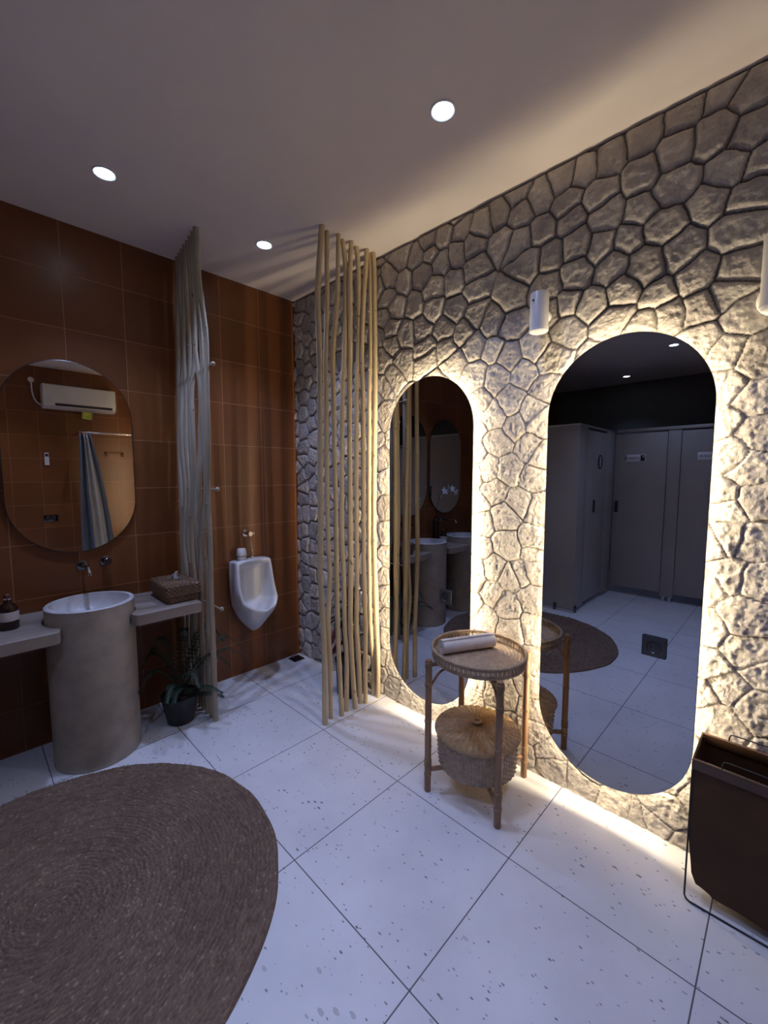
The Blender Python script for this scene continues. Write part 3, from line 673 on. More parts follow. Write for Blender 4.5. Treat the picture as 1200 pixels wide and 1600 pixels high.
# vase with orchid (seen in the narrow tall mirror)
r = empty('orchid_vase', (-1.915, -.060, CT), 'tall thin dark glass vase with a white orchid, seen in the narrow tall mirror', 'vase')
obj('vase', MB().lathe([(0, 0), (.034, 0), (.036, .004), (.036, .235), (.026, .255), (.014, .262), (.014, .280), (.011, .280), (.011, .26), (.030, .235), (.031, .01), (0, .008)], 32), M['brown_glass'], r)
P = spline([(0, 0, .05), (.0, 0, .30), (-.02, -.02, .48), (-.06, -.06, .58), (-.13, -.12, .60), (-.19, -.14, .55)], 30)
obj('stem', MB().tube(P, .003, 8), M['fern'], r)
rn = random.Random(9)
for k, (t, s) in enumerate([(.50, .9), (.60, 1.1), (.70, 1.15), (.80, 1.0), (.90, .9), (.99, .6)]):
    c = Vector(P[int(t*29)])+Vector((rn.uniform(-.01, .01), -.015, rn.uniform(-.03, .015)))
    g = MB(); R0 = Matrix.Rotation(rn.uniform(-.5, .5), 3, 'Z') @ Matrix.Rotation(PI/2+rn.uniform(-.3, .3), 3, 'X')
    for q in range(5):
        a = q*2*PI/5+.3; ring = []
        for i in range(10):
            th = i/10*2*PI; x = .021+.019*math.cos(th); y = .0135*math.sin(th)
            ring.append(Vector((x, y, .004*math.cos(th*2))))
        Rz = Matrix.Rotation(a, 3, 'Z'); pts = [c+(R0 @ (Rz @ (p*s))) for p in ring]+[c+(R0 @ (Rz @ Vector((.02*s, 0, -.003))))]
        g.add(pts, [(i, (i+1) % 10, 10) for i in range(10)])
    obj('blossom', g, M['petal'], r, smooth=180, solid=.001)

# ------------------------------------------------------------------ urinal
def urinal():
    r = empty('urinal', (-.459, 0, 0), 'white ceramic wall urinal on the terracotta wall between the pole screens', 'urinal')
    L = [
     [(0, 0, .885), (.1, 0, .885), (.147, 0, .876), (.154, 0, .80), (.154, 0, .68), (.148, 0, .56), (.10, 0, .44), (0, 0, .345)],
     [(0, -.02, .889), (.1, -.02, .889), (.150, -.02, .880), (.157, -.03, .80), (.157, -.04, .68), (.15, -.05, .55), (.098, -.06, .425), (0, -.07, .345)],
     [(0, -.10, .890), (.098, -.10, .890), (.142, -.10, .880), (.149, -.11, .80), (.153, -.125, .68), (.147, -.17, .565), (.092, -.20, .475), (0, -.19, .415)],
     [(0, -.116, .887), (.095, -.116, .887), (.134, -.116, .873), (.141, -.127, .80), (.147, -.147, .69), (.144, -.197, .60), (.094, -.262, .548), (0, -.292, .530)],
     [(0, -.120, .878), (.09, -.120, .878), (.124, -.120, .862), (.130, -.130, .80), (.135, -.150, .69), (.131, -.195, .608), (.085, -.255, .560), (0, -.284, .543)],
     [(0, -.112, .862), (.084, -.112, .862), (.113, -.112, .848), (.117, -.122, .79), (.120, -.140, .69), (.115, -.182, .612), (.074, -.240, .562), (0, -.266, .545)],
     [(0, -.060, .845), (.080, -.060, .845), (.105, -.060, .832), (.107, -.060, .78), (.106, -.065, .68), (.096, -.085, .58), (.06, -.125, .505), (0, -.145, .480)],
     [(0, -.032, .82), (.055, -.032, .82), (.078, -.032, .805), (.080, -.030, .76), (.078, -.030, .68), (.066, -.036, .60), (.035, -.05, .54), (0, -.056, .525)],
     [(0, -.028, .77), (.02, -.028, .77), (.03, -.028, .76), (.03, -.028, .74), (.03, -.028, .69), (.025, -.028, .65), (.012, -.03, .62), (0, -.03, .615)]]
    def lerp(a, b, t): return tuple(p+(q-p)*t for p, q in zip(a, b))
    K = []
    for n_, l in enumerate(L):
        if n_ < 3: l[7] = (0, l[7][1], l[7][2]-.022)
        K.append([l[0], l[1], lerp(l[1], l[2], .82), l[2], lerp(l[2], l[3], .22), l[3], l[4], lerp(l[4], l[5], .75), l[5], lerp(l[5], l[6], .25), l[6], lerp(l[6], l[7], .80), l[7]])
    loops = [l+[(-x, y, z) for x, y, z in l[-2:0:-1]] for l in K]
    g = MB().loft(loops, cap0=True, cap1=True)
    obj('urinal_body', g, M['ceramic'], r, smooth=180, subsurf=3)
    obj('drain_grate', MB().lathe([(0, .004), (.02, .004), (.022, 0)], 20, (0, -.15, .489)), M['chrome'], r)
    obj('flush_cap', MB().lathe([(0, 0), (.014, 0), (.014, .012), (.010, .016), (.009, .035), (0, .035)], 20, (.012, -.065, .888)), M['brass'], r)
    Q = Matrix.Rotation(PI/2, 4, 'X')
    obj('flush_pipe', MB().tube(spline([(-.002, -.060, 1.068), (.000, -.062, 1.03), (.006, -.064, .99), (.010, -.065, .95), (.012, -.065, .915)], 20), .0052, 12), M['brass'], r, smooth=60)
    obj('valve_body', MB().lathe([(0, 0), (.026, 0), (.027, .005), (.016, .012), (.014, .045), (.019, .050), (.019, .078), (.015, .082), (0, .082)], 28, (-.004, 0, 1.075), Q), M['brass'], r)
    obj('push_button', MB().lathe([(0, 0), (.013, 0), (.014, .006), (.014, .024), (.011, .028), (0, .028)], 24, (.006, -.062, 1.075), Matrix.Rotation(PI/2, 4, 'Y')), M['brass'], r)
urinal()
r = empty('air_freshener', (-.532, -.066, .8905), 'white two-piece air freshener standing on top of the urinal', 'air freshener')
obj('cup_base', MB().lathe([(0, 0), (.027, 0), (.030, .004), (.034, .026), (0, .026)], 32), M['white_plastic'], r)
obj('dark_band', MB().lathe([(.0335, .0255), (.0345, .027), (.0345, .030), (.0335, .0315)], 32), M['black_plastic'], r)
obj('cup_lid', MB().lathe([(.037, .031), (.038, .034), (.030, .078), (.026, .082), (0, .083)], 32), M['white_plastic'], r)

# floor drain + mauve deodorant ball
r = empty('floor_drain', (-.085, -.072, 0), 'small square blackened floor drain in the corner by the stone wall', 'floor drain')
obj('grate', MB().box((-.05, -.05, .0003), (.05, .05, .003), .001), M['drain'], r)
for i in range(4): obj('slot', MB().box((-.035, -.032+i*.02, .003), (.035, -.026+i*.02, .0034)), M['black_metal'], r)
g = MB().sphere((-.103, -.048, .018), .015, 18); tag(obj('deodorant_ball', g, M['pink'], smooth=180), 'small mauve ball lying on the corner floor drain', 'deodorant ball')

# ------------------------------------------------------------------ potted plants
def fern(loc):
    r = empty('potted_fern', loc, 'dark green fern in a black pot on the floor under the end of the counter', 'potted plant')
    obj('pot', MB().lathe([(0, 0), (.070, 0), (.076, .006), (.104, .150), (.108, .160), (.108, .172), (.100, .172), (.097, .155), (0, .150)], 40), M['pot_black'], r)
    obj('soil', MB().lathe([(.0965, .156), (.05, .160), (0, .162)], 28), M['soil'], r)
    rn = random.Random(2)
    specs = [(PI*1.09, .25, .26, .02), (-.42, .40, .30, .02), (.0, .42, .34, .04), (-1.05, .30, .10, .0), (-.75, .26, .02, .02), (PI*1.32, .28, .18, 0), (-2.0, .30, .15, -.02), (.5, .42, .38, .05),
             (1.0, .24, .42, 0), (1.9, .22, .40, 0), (2.7, .20, .34, 0), (-.7, .30, .30, 0), (PI*.92, .19, .38, 0), (-1.5, .26, .24, 0), (.25, .30, .46, 0)]
    for az, ln, up, dr in specs:
        d = Vector((math.cos(az), math.sin(az), 0)); side = Vector((-d.y, d.x, 0))
        P = spline([(0, 0, .155), tuple(d*ln*.3+Vector((0, 0, .155+up*.62))), tuple(d*ln*.68+Vector((0, 0, .155+up*.88))), tuple(d*ln+Vector((0, 0, .155+up*.62-dr)))], 34)
        g = MB().tube(P, [.0026-.0018*i/33 for i in range(34)], 6)
        for i in range(5, 34):
            t = i/33; w = .056*math.sin(min(1, (t-.12)*1.5)*PI*.62+.25)*(1.05-t*.75); a = Vector(P[i]); tg = (Vector(P[min(i+1, 33)])-Vector(P[i-1])).normalized()
            for sg in (-1, 1):
                dirv = (side*sg+tg*.45+Vector((0, 0, -.22))).normalized(); nrm = dirv.cross(tg).normalized()
                b = tg*.0036; q = [a-b*.4, a+dirv*w*.35-b, a+dirv*w*.75-b*.75, a+dirv*w, a+dirv*w*.75+b*.75, a+dirv*w*.35+b, a+b*.5]
                q[2] = q[2]-Vector((0, 0, .002)); q[3] = q[3]-Vector((0, 0, .006)); g.add(q, [tuple(range(7))])
        obj('frond', g, M['fern'], r, smooth=0, solid=.0006)
fern((-1.075, -.300, 0))
def dracaena(loc):
    r = empty('potted_plant', loc, 'dark leafy plant with maroon leaves in a black pot behind the nine-pole screen', 'potted plant')
    obj('pot', MB().lathe([(0, 0), (.085, 0), (.092, .008), (.100, .225), (.106, .235), (.106, .25), (.096, .25), (.094, .235), (0, .23)], 36), M['pot_black'], r)
    obj('soil', MB().lathe([(.094, .236), (.05, .24), (0, .241)], 28), M['soil'], r)
    rn = random.Random(8)
    for k in range(3):
        x, y = .03*math.cos(k*2.1), .03*math.sin(k*2.1); obj('cane', MB().tube(spline([(x, y, .23), (x*1.6, y*1.6, .36), (x*2, y*2, .46+.06*k)], 10), .007, 8), M['soil'], r)
    for k in range(30):
        az = rn.uniform(0, 2*PI); ln = rn.uniform(.12, .21); up = rn.uniform(-.04, .20); h0 = rn.uniform(.28, .62)
        dx = .92 if math.cos(az) > 0 else 1
        ln *= 1 if math.cos(az) < .2 else .40
        d = Vector((math.cos(az), math.sin(az), 0)); side = Vector((-d.y, d.x, 0))
        if d.y < -.2: ln *= .55
        P = spline([(0, 0, h0), tuple(d*ln*.5+Vector((0, 0, h0+up))), tuple(d*ln+Vector((0, 0, h0+up*.6-.06)))], 12)
        rows = []
        for i, p in enumerate(P):
            t = i/11; w = .026*math.sin(PI*min(1, .08+t*.92))**.7+.001; p = Vector(p)
            rows.append([p-side*w+Vector((0, 0, .007)), p, p+side*w+Vector((0, 0, .007))])
        obj('leaf', MB().loft(rows, close=False), M['leaf_red'] if k % 3 == 0 else M['leaf_dark'], r, smooth=180, solid=.0008)
dracaena((-.130, -.80, 0))

# ------------------------------------------------------------------ jute rug
def rug():
    nr, na = 300, 900; Rr = .765; pitch = .0155
    r_ = np.linspace(.0, Rr, nr); a = np.linspace(0, 2*PI, na, endpoint=False); RR, A = np.meshgrid(r_, a, indexing='ij')
    sp = RR/pitch+A/(2*PI); ring = np.floor(sp); fr = sp-ring
    s = ring*pitch*A
    rg = np.random.RandomState(3); off = rg.rand(400)*40
    o = off[(ring.astype(int)) % 400]
    tw = np.abs(np.sin(PI*((s/.017+o)+fr*.9)))
    rib = np.sqrt(np.maximum(0, 1-(2*fr-1)**2))
    n1 = vnoise(s*45+o*3, ring*.7+fr*2+9, 21); n2 = vnoise(s*140+o*7, sp*3, 22); n3 = vnoise(RR*np.cos(A)*5+40, RR*np.sin(A)*5+40, 23)
    wob = 1+.006*(vnoise(np.cos(A)*6+20, np.sin(A)*6+20, 24)-.5)*2
    z = .004+.0085*rib*(.45+.55*tw)+.006*(n1-.5)*rib+.003*(n2-.5)+.003*n3
    edge = sstep(RR, Rr-.004, Rr); z = z*(1-edge)+.0005*edge
    X = RR*np.cos(A)*wob; Y = RR*np.sin(A)*wob
    V = np.stack([X, Y, z], -1).reshape(-1, 3); I = np.arange(nr*na).reshape(nr, na); J = np.roll(I, -1, 1)
    F = np.stack([I[:-1], I[1:], J[1:], J[:-1]], -1).reshape(-1, 4)
    tone = np.clip(.15+.38*rib*(.3+.7*tw)+.65*(n1-.5)+.5*(n2-.45)+.25*(n3-.5)+.5*(n2 > .86), 0, 1)
    ob = npmesh('jute_rug', V, F, M['jute'], attrs={'tone': tone}); ob.location = (-1.832, -1.190, .0005)
    tag(ob, 'large round brown braided jute rug on the white floor', 'rug')
rug()

# ------------------------------------------------------------------ rattan table with tray, lidded basket, towel
TC = Vector((-.262, -1.886, 0))
def table():
    r = empty('rattan_table', TC, 'rattan side table with a round woven tray top, standing between the tall mirrors', 'side table')
    legs = [(-.205, .137), (-.160, -.207), (.205, -.148), (.160, .196)]
    for k, (x, y) in enumerate(legs):
        o = obj('leg', MB().tube([(x, y, 0), (x, y, .004), (x*.998, y*.998, .33), (x*.994, y*.994, .640), (x*.994, y*.994, .646)], [.0140, .0155, .0158, .0155, .0140], 20), M['rattan_pole'], r, smooth=50)
        for z0, z1 in ((.612, .640), (.520, .542), (.345, .355), (.128, .165), (.080, .092)):
            g = MB(); nn = max(3, int((z1-z0)/.005))
            for i in range(nn): g.lathe([(.0153, -.0022), (.0178, -.0010), (.0178, .0010), (.0153, .0022)], 18, (x, y, z0+(z1-z0)*i/nn))
            obj('cane_binding', g, M['binding'], o)
        d = Vector((-x, -y, 0)).normalized(); p0 = Vector((x, y, .0))
        P = spline([p0+Vector((0, 0, .520))+d*.014, p0+Vector((0, 0, .545))+d*.028, p0+Vector((0, 0, .585))+d*.060, p0+Vector((0, 0, .606))+d*.115], 16)
        obj('brace', MB().tube(P, .0058, 10), M['rattan_pole'], r, smooth=60)
    for z, rad in ((.612, .011), (.095, .011)):
        for a, b in ((0, 2), (1, 3)):
            A = Vector((*legs[a], z+(.0 if a else .012))); B = Vector((*legs[b], z+(.0 if a else .012)))
            obj('cross_rail', MB().tube([A+(B-A)*.03, B-(B-A)*.03], rad, 14), M['rattan_pole'], r)
    # tray: radial woven floor, looped gallery, braided edge
    T = Matrix.Translation((0, 0, .636)) @ Matrix.Rotation(math.radians(1.2), 4, 'X')
    TR = .214; nu, nv = 420, 46; V = []
    for j in range(nv+1):
        rr = .004+(TR-.006)*j/nv
        for i in range(nu):
            a = 2*PI*i/nu; sp = math.sin(a*26); rw = (j//2) % 2
            V.append(T @ Vector((rr*math.cos(a), rr*math.sin(a), .005+.0036*(sp if rw else -sp)*min(1, rr/.05)+.0012*rw)))
    F = [(j*nu+i, (j+1)*nu+i, (j+1)*nu+(i+1) % nu, j*nu+(i+1) % nu) for j in range(nv) for i in range(nu)]
    F.append(tuple(range(nu)))
    tray = obj('tray_top', MB().add(V, F), M['wicker_grey'], r, smooth=180)
    obj('tray_base', MB().lathe([(0, -.006), (TR-.004, -.006), (TR, -.002), (TR-.003, .001), (0, .001)], 60, (0, 0, 0), T), M['wicker_grey'], tray)
    g = MB()
    def ring(rad, z, thick, strands, turns, n=360):
        for s in range(strands):
            P = []
            for i in range(n):
                a = 2*PI*i/n; q = a*turns+s*2*PI/strands
                P.append(T @ Vector(((rad+thick*math.cos(q))*math.cos(a), (rad+thick*math.cos(q))*math.sin(a), z+thick*math.sin(q))))
            g.tube(P, thick*.72, 6, closed=True)
    ring(TR, .002, .0038, 3, 44); ring(TR+.004, .044, .0042, 3, 44); ring(TR+.001, .012, .002, 2, 50); ring(TR+.002, .034, .002, 2, 50)
    obj('braided_edge', g, M['wicker_grey'], tray, smooth=60)
    g = MB(); nl = 64
    for k in range(nl):
        a = 2*PI*k/nl
        for da in (-.014, .014, .040):
            P = [T @ Vector(((TR+.001)*math.cos(a+da+e), (TR+.001)*math.sin(a+da+e), z)) for e, z in ((0, .004), (.004, .014), (-.004, .024), (.004, .034), (0, .043))]
            g.tube(P, .0022, 5, cap=False)
    obj('looped_gallery', g, M['wicker_grey'], tray, smooth=60)
table()

def basket():
    r = empty('lidded_basket', TC+Vector((-.006, -.006, .1185)), 'round wicker basket with a domed woven lid on the lower rails of the rattan table', 'basket')
    BRd, HB = .186, .150
    def f(u, v, d):
        a = 2*PI*u; rr = BRd*(1-.045*(1-v)**2)+d; return (rr*math.cos(a), rr*math.sin(a), .001+HB*v)
    nu, nv = 840, 112; V = []
    for j in range(nv+1):
        v = j/nv
        for i in range(nu):
            u = i/nu; st = math.sin(u*2*PI*36); row = int(v*14); fr = abs(math.sin(v*14*PI))
            rb = .0034*abs(math.sin(u*PI*72))
            V.append(f(u, v, .0026*fr*(st if row % 2 else -st)+rb*1.3+.0012*fr))
    F = [(j*nu+i, j*nu+(i+1) % nu, (j+1)*nu+(i+1) % nu, (j+1)*nu+i) for j in range(nv) for i in range(nu)]
    F.append(tuple(range(nu))[::-1])
    obj('basket_body', MB().add(V, F), M['wicker_grey'], r, smooth=180)
    g = MB()
    for s in range(2):
        P = []
        for i in range(420):
            a = 2*PI*i/420; q = a*62+s*PI; P.append(((BRd+.003+.003*math.cos(q))*math.cos(a), (BRd+.003+.003*math.cos(q))*math.sin(a), HB+.003*math.sin(q)))
        g.tube(P, .0028, 6, closed=True)
    obj('rim', g, M['wicker_grey'], r, smooth=60)
    nu, nv = 900, 74; V = []; LR = .199
    for j in range(nv+1):
        v = j/nv; rr = .016+(LR-.016)*v; zz = .004+.024*(1-v**2.2)
        for i in range(nu):
            a = 2*PI*i/nu; ray = abs(math.sin(a*20))**.8; tw = math.sin(j*PI/3+a*40)
            V.append((rr*math.cos(a), rr*math.sin(a), zz+.0080*ray*min(1, v*3+.2)+.0018*tw*ray))
    F = [(j*nu+i, (j+1)*nu+i, (j+1)*nu+(i+1) % nu, j*nu+(i+1) % nu) for j in range(nv) for i in range(nu)]
    n0 = len(V)
    for i in range(nu): a = 2*PI*i/nu; V.append(((LR-.002)*math.cos(a), (LR-.002)*math.sin(a), -.006))
    F += [(nv*nu+i, n0+i, n0+(i+1) % nu, nv*nu+(i+1) % nu) for i in range(nu)]; F.append(tuple(n0+i for i in range(nu)))
    lid = obj('lid', MB().add(V, F), M['wicker'], r, smooth=180); lid.location = (0, 0, HB+.010)
    g = MB()
    for s in range(3):
        P = []
        for i in range(120):
            a = 2*PI*i/120; q = a*12+s*2*PI/3; P.append(((.018+.004*math.cos(q))*math.cos(a), (.018+.004*math.cos(q))*math.sin(a), .042+.006*math.sin(q)))
        g.tube(P, .0034, 6, closed=True)
    obj('knob_ring', g, M['wicker'], lid, smooth=60)
    g = MB()
    for s in range(2):
        P = []
        for i in range(460):
            a = 2*PI*i/460; q = a*66+s*PI; P.append(((LR+.0028*math.cos(q))*math.cos(a), (LR+.0028*math.cos(q))*math.sin(a), .002+.0028*math.sin(q)))
        g.tube(P, .0026, 6, closed=True)
    obj('lid_edge', g, M['wicker'], lid, smooth=60)
basket()

def towel():
    a = Vector((-.372, -1.752, 0)); b = Vector((-.118, -1.882, 0)); c = (a+b)/2
    d = (b-a).normalized(); L = (b-a).length
    o = MB(); n = 150; turns = 4.3; prof = []
    for i in range(n):
        t = i/(n-1); th = t*turns*2*PI; rr = .006+.029*t; prof.append((rr*math.cos(th), rr*math.sin(th)))
    side = Vector((-d.y, d.x, 0)); th = .0046; rows = []
    for s in (0, .02, .5, .98, 1):
        k = 1.0 if 0 < s < 1 else .975
        row = []
        for (x, z) in prof: row.append(a+d*(L*s)+side*x*k+Vector((0, 0, z*k)))
        rows.append(row)
    o.loft(rows, close=False)
    ob = obj('rolled_towel', o, M['towel'], smooth=180, solid=th); ob.location = (0, 0, .6795)
    tag(ob, 'white rolled-up towel lying on the round woven tray', 'towel')
towel()

# ------------------------------------------------------------------ brown laundry hamper on a wire frame
def hamper():
    X0, X1, Y0, Y1, Z1 = -.236, -.032, -2.722, -3.16, .530
    r = empty('laundry_hamper', ((X0+X1)/2, (Y0+Y1)/2, 0), 'dark brown cloth laundry hamper on a black wire frame against the stone wall', 'laundry hamper')
    L = Vector(((X0+X1)/2, (Y0+Y1)/2, 0))
    def W(p): return Vector(p)-L
    wr = .0032
    for nm, x in (('wire_frame', X0), ('wire_frame', X1)):
        P = [(x, Y0, Z1-.006), (x, Y0, .022), (x, Y0-.005, .010), (x, Y0-.016, .0042), (x, Y1+.016, .0042), (x, Y1+.005, .010), (x, Y1, .022), (x, Y1, Z1-.006)]
        obj(nm, MB().tube([W(p) for p in P], wr, 10, closed=True), M['black_metal'], r, smooth=60)
    for y in (Y0, Y1): obj('top_rail', MB().tube([W((X0, y, Z1-.006)), W((X1, y, Z1-.006))], wr, 10), M['black_metal'], r)
    # cloth bag: open box, slightly slack, narrowing downwards
    ny, nx, nz = 24, 12, 26; rows = []
    for j in range(nz+1):
        t = j/nz; z = Z1-(Z1-.055)*t; ring = []
        sl = .012*math.sin(PI*min(1, t*1.1))
        ix = .002+.018*max(0, t-.5)/.5; iy = .002+.016*max(0, t-.6)/.4+.010*max(0, t-.93)/.07
        x0, x1, y0, y1 = X0+ix, X1-ix, Y0-iy, Y1+iy
        for i in range(ny): u = i/ny; ring.append((x0-sl*math.sin(PI*u)+.003*math.sin(u*17+t*9)*t, y0+(y1-y0)*u, z-.012*t*math.sin(PI*u)+(.012*t**4 if u < .1 else 0)))
        for i in range(nx): u = i/nx; ring.append((x0+(x1-x0)*u, y1+sl*.4*math.sin(PI*u), z))
        for i in range(ny): u = i/ny; ring.append((x1+sl*.4*math.sin(PI*u), y1+(y0-y1)*u, z))
        for i in range(nx): u = i/nx; ring.append((x1+(x0-x1)*u, y0-sl*.4*math.sin(PI*u), z))
        rows.append([W(p) for p in ring])
    bag = obj('cloth_bag', MB().loft(rows, cap1=True), M['leather'], r, smooth=50, solid=.003)
    def hem(x, y0, y1):
        g = MB().box(W((x-.0065, y0, Z1-.036)), W((x+.0065, y1, Z1+.002)), .005, 3); obj('hem', g, M['leather_hem'], bag)
    hem(X0, Y0+.003, Y1-.003); hem(X1, Y0+.003, Y1-.003)
    obj('corner_seam', MB().tube([W((X1-.012, Y0-.006, Z1-.01)), W((X1-.014, Y0-.008, .30)), W((X1-.03, Y0-.03, .07))], .0045, 8), M['leather_hem'], bag)
    for x in (X0, X1):
        ya, yb = -2.80, -3.06; zt = Z1+.028
        P = [(x, ya, Z1-.004), (x, ya, zt-.012), (x, ya-.004, zt-.003), (x, ya-.013, zt), (x, yb+.013, zt), (x, yb+.004, zt-.003), (x, yb, zt-.012), (x, yb, Z1-.004)]
        obj('wire_handle', MB().tube([W(p) for p in P], .0024, 8), M['black_metal'], r, smooth=60)
hamper()

# ------------------------------------------------------------------ opposite wall: air conditioner and what hangs there (seen in the basin mirror)
Q = Matrix.Rotation(-PI/2, 4, 'X')      # lathe axis +z -> +y
r = empty('air_conditioner', (-.765, YN, 2.50), 'white split air conditioner on the rear terracotta wall, seen in the basin mirror', 'air conditioner')
pr = [(0, -.135), (.0, .145), (.185, .145), (.205, .135), (.212, .10), (.212, -.07), (.195, -.12), (.15, -.145), (.05, -.150)]
g = MB(); g.loft([[(x, p[0], p[1]) for p in pr] for x in (-.386, -.380, .380, .386)], cap0=True, cap1=True)
obj('casing', g, M['white_plastic'], r, smooth=40)
obj('air_slot', MB().box((-.27, .193, -.118), (.345, .211, -.086), .003), M['black_plastic'], r)
obj('louver', MB().box((-.27, .185, -.128), (.345, .207, -.115), .004), M['white_plastic'], r)
r = empty('drain_hose', (-1.235, YN, 2.70), 'white round wall cap with a thin hose running down to the air conditioner', 'hose')
obj('wall_cap', MB().lathe([(.032, 0), (.032, .010), (.026, .020), (0, .024)], 28, (0, 0, 0), Q), M['white_plastic'], r)
obj('hose', MB().tube(spline([(0, .020, -.01), (0, .03, -.08), (.005, .03, -.17), (.03, .035, -.26), (.085, .05, -.315)], 30), .0085, 10), M['white_plastic'], r, smooth=60)
r = empty('hanging_pouch', (-.70, YN+.185, 2.345), 'lime green plastic pouch hanging under the air conditioner', 'pouch')
obj('pouch_body', MB().box((-.055, -.012, -.105), (.055, .012, -.010), .010, 3, Matrix.Rotation(.12, 4, 'Y')), M['lime'], r)
obj('string', MB().tube([(0, 0, -.012), (0, .0, .010)], .002, 6), M['white_plastic'], r)
r = empty('remote_control', (-1.133, YN, 1.72), 'small white remote control with a dark screen in its holder on the rear wall', 'remote control')
obj('holder', MB().box((-.024, 0, -.080), (.024, .022, .02), .004), M['white_plastic'], r)
obj('remote_body', MB().box((-.021, .004, -.075), (.021, .020, .080), .004), M['white_plastic'], r)
obj('screen', MB().box((-.015, .019, .030), (.015, .0215, .065), .001), M['black_plastic'], r)
r = empty('wall_switch', (-1.133, YN, .955), 'clear-covered double wall switch low on the rear wall', 'switch')
obj('plate', MB().box((-.075, 0, -.042), (.075, .010, .042), .004), M['dark_chrome'], r)
obj('rocker', MB().box((-.05, .009, -.028), (-.008, .014, .028), .002), M['black_plastic'], r)
obj('rocker', MB().box((.008, .009, -.028), (.05, .014, .028), .002), M['black_plastic'], r)
r = empty('coat_hooks', (-.385, YN, 1.82), 'small reddish wooden hook rail on the rear wall beside the curtain', 'hook rail')
obj('rail', MB().box((-.115, 0, -.012), (.115, .018, .018), .004), M['wood_hook'], r)
for sx in (-.10, .10): obj('hook', MB().tube(spline([(sx, .014, .0), (sx, .055, -.006), (sx, .07, -.03), (sx, .06, -.045), (sx, .05, -.035)], 16), .0085, 10), M['wood_hook'], r, smooth=60)

# curtain rod and curtain
RY, RZ, RX = -3.40, 2.035, -.84
r = empty('curtain_rod', (RX, RY, RZ), 'chrome curtain rail running to the stone wall, seen in the basin mirror', 'curtain rail')
obj('rod', MB().tube([(.885, 0, 0), (.05, 0, 0), (.02, -.004, 0), (.004, -.02, 0), (0, -.05, 0), (0, -.60, 0)], .0125, 14), M['chrome'], r, smooth=60)
def curtain():
    r = empty('curtain', (RX, RY, RZ), 'slate and oatmeal striped curtain gathered at the corner of the chrome rail', 'curtain')
    path = []       # plan of the gathered cloth: from the wall along the side rail, round the corner
    for part, nm, m, u0, u1 in (('cloth', 'dark', 'curtain_dark', 0, .36), ('cloth', 'light', 'curtain_light', .36, .80), ('cloth', 'edge', 'curtain_dark', .80, 1)):
        rows = []
        for j in range(31):
            t = j/30; z = -.022-t*1.62; row = []
            for i in range(46):
                u = u0+(u1-u0)*i/45
                spread = .11+.27*t**.8
                x = -.035-.045*t+spread*u+.004*math.sin(t*7+u*5)
                y = .012+(.022+.012*t)*math.sin(u*2*PI*3.5+.6*math.sin(t*3))-.05*(1-u)
                row.append((x, y, z+(.004*math.sin(u*40) if j == 0 else 0)))
            rows.append(row)
        obj('%s_panel' % nm, MB().loft(rows, close=False), M[m], r, smooth=180, solid=.002)
    for i in range(7):
        x = -.03+i*.02; g = MB().tube([(x+.0*math.cos(a), .0165*math.cos(a), .0165*math.sin(a)-.002) for a in [2*PI*k/16 for k in range(16)]], .0015, 6, closed=True); obj('ring', g, M['chrome'], r)
curtain()

# ------------------------------------------------------------------ toilet cubicles (seen in the tall mirrors)
def text(s, size, m, parent, mw, name='lettering'):
    cu = bpy.data.curves.new(name, 'FONT'); cu.body = s; cu.size = size; cu.extrude = .0006; cu.align_x = 'LEFT'; cu.align_y = 'CENTER'
    to = bpy.data.objects.new('tmp', cu); C.objects.link(to); bpy.context.view_layer.update()
    me = bpy.data.meshes.new_from_object(to.evaluated_get(bpy.context.evaluated_depsgraph_get())); bpy.data.objects.remove(to)
    me.transform(mw); me.materials.clear(); me.materials.append(m)
    o = bpy.data.objects.new(name, me); C.objects.link(o); o.parent = parent; return o
ST = 2.03
r = empty('toilet_cubicle', (-2.8, -1.27, 0), 'greige corner toilet cubicle with a round sign on its door, seen in the large mirror', 'toilet cubicle', 'laminate toilet cubicles')
obj('side_panel', MB().box((-.018, 0, .03), (0, 1.262, ST), .002), M['stall'], r)
obj('front_panel', MB().box((-.25, 0, .03), (-.018, .018, ST), .002), M['stall'], r)
dd = obj('door', MB().box((-.90, .001, .06), (-.254, .017, ST-.03), .002), M['stall'], r)
obj('handle', MB().box((-.515, -.016, 1.075), (-.480, .001, 1.22), .006), M['black_plastic'], dd)
obj('round_sign', MB().lathe([(0, .003), (.083, .003), (.085, 0)], 36, (-.675, .001, 1.66), Matrix.Rotation(PI/2, 4, 'X')), M['sign_black'], dd)
g = MB().lathe([(0, .0036), (.017, .0036), (.017, .003)], 18, (-.675, .001, 1.703), Matrix.Rotation(PI/2, 4, 'X')); g.box((-.692, -.0030, 1.63), (-.658, -.0020, 1.683), .0004); g.box((-.688, -.0030, 1.60), (-.677, -.0020, 1.632)); g.box((-.673, -.0030, 1.60), (-.662, -.0020, 1.632))
obj('figure', g, M['sign_white'], dd)
obj('front_panel', MB().box((-1.2, 0, .03), (-.904, .018, ST), .002), M['stall'], r)
obj('headrail', MB().box((-1.2, -.006, ST), (.004, .024, ST+.02), .003), M['stall_trim'], r)
obj('side_headrail', MB().box((-.024, .024, ST), (.004, 1.262, ST+.02), .003), M['stall_trim'], r)
obj('floor_channel', MB().box((-.03, .0, 0), (.012, 1.262, .028), .002), M['stall_trim'], r)
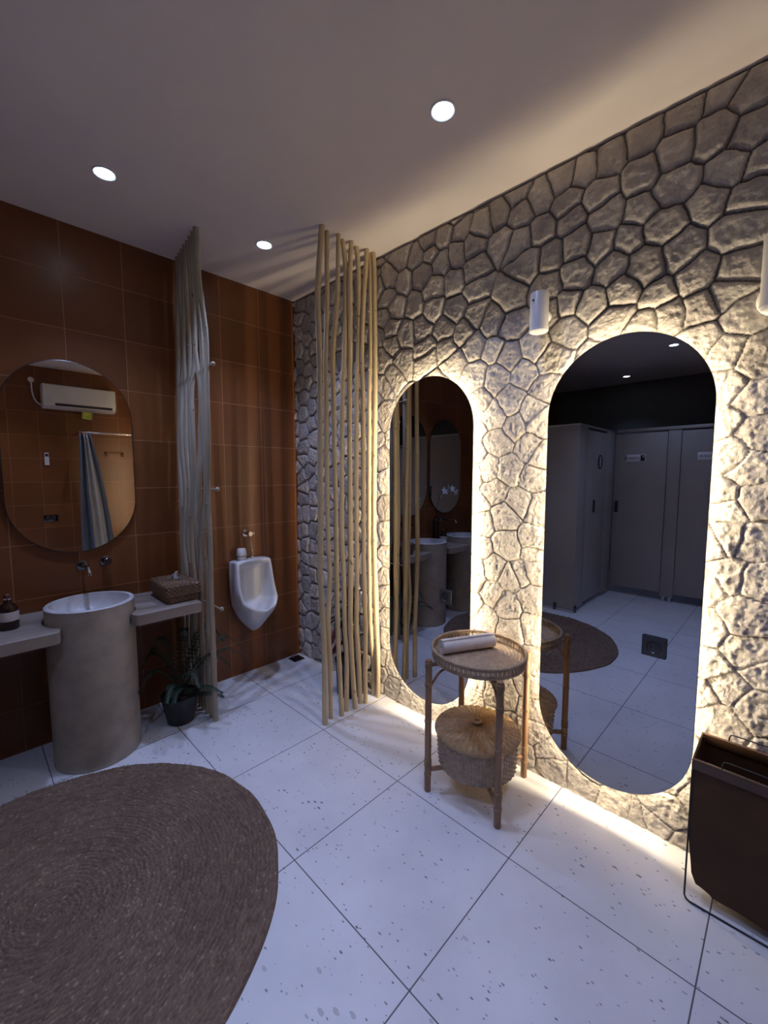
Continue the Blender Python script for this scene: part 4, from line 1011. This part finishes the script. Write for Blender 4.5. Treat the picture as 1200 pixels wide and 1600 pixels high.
for x, y in ((.004, .20), (-.03, -.004)): obj('floor_bracket', MB().box((x-.012, y-.015, .0), (x+.016, y+.015, .075), .003), M['dark_chrome'], r)
r = empty('toilet_cubicle', (-4.0, -1.27, 0), 'row of greige toilet cubicles with lettered door signs, seen in the large mirror', 'toilet cubicle', 'laminate toilet cubicles')
def door(y0, y1, word, hy, textsize=.062):
    d = obj('door', MB().box((-.018, y1, .10), (0, y0, ST-.02), .002), M['stall'], r)
    obj('handle', MB().box((0, hy-.018, 1.04), (.018, hy+.018, 1.18), .005), M['black_plastic'], d)
    return d
d1 = door(-.006, -.560, 'JONGKOK', -.05); d2 = door(-.70, -1.30, 'DUDUK', -1.24)
# signs: the reader stands at +x and looks towards -x, so text runs along +y
def sign(d, yc, zc, word, icon):
    w_, h_ = .205, .088
    s = obj('sign_plate', MB().box((.0002, yc-w_/2, zc-h_/2), (.003, yc+w_/2, zc+h_/2), .001), M['sign_white'], d)
    mw = Matrix(((0, 0, 1, .0032), (1, 0, 0, yc-w_/2+(.062 if icon else .012)), (0, 1, 0, zc), (0, 0, 0, 1)))
    text(word, .036, M['sign_black'], d, mw)
    if icon:
        g = MB().box((.003, yc-w_/2+.008, zc-.036), (.0042, yc-w_/2+.054, zc+.036), .0005); obj('sign_icon', g, M['sign_black'], d)
        obj('sign_dot', MB().lathe([(0, .0014), (.009, .0014), (.009, 0)], 16, (.0040, yc-w_/2+.024, zc+.018), Matrix.Rotation(PI/2, 4, 'Y')), M['sign_white'], d)
sign(d1, -.243, 1.710, 'JONGKOK', True); sign(d2, -.953, 1.715, 'DUDUK', True)
obj('pilaster', MB().box((-.018, -.694, .05), (0, -.566, ST), .002), M['stall'], r)
obj('pilaster', MB().box((-.018, -2.70, .05), (0, -1.306, ST), .002), M['stall'], r)
obj('headrail', MB().box((-.026, -2.72, ST), (.008, -.02, ST+.035), .003), M['stall_trim'], r)
for y in (-.60, -.66, -1.40, -2.60): obj('foot', MB().tube([(-.009, y, 0), (-.009, y, .06)], .014, 14), M['chrome'], r)
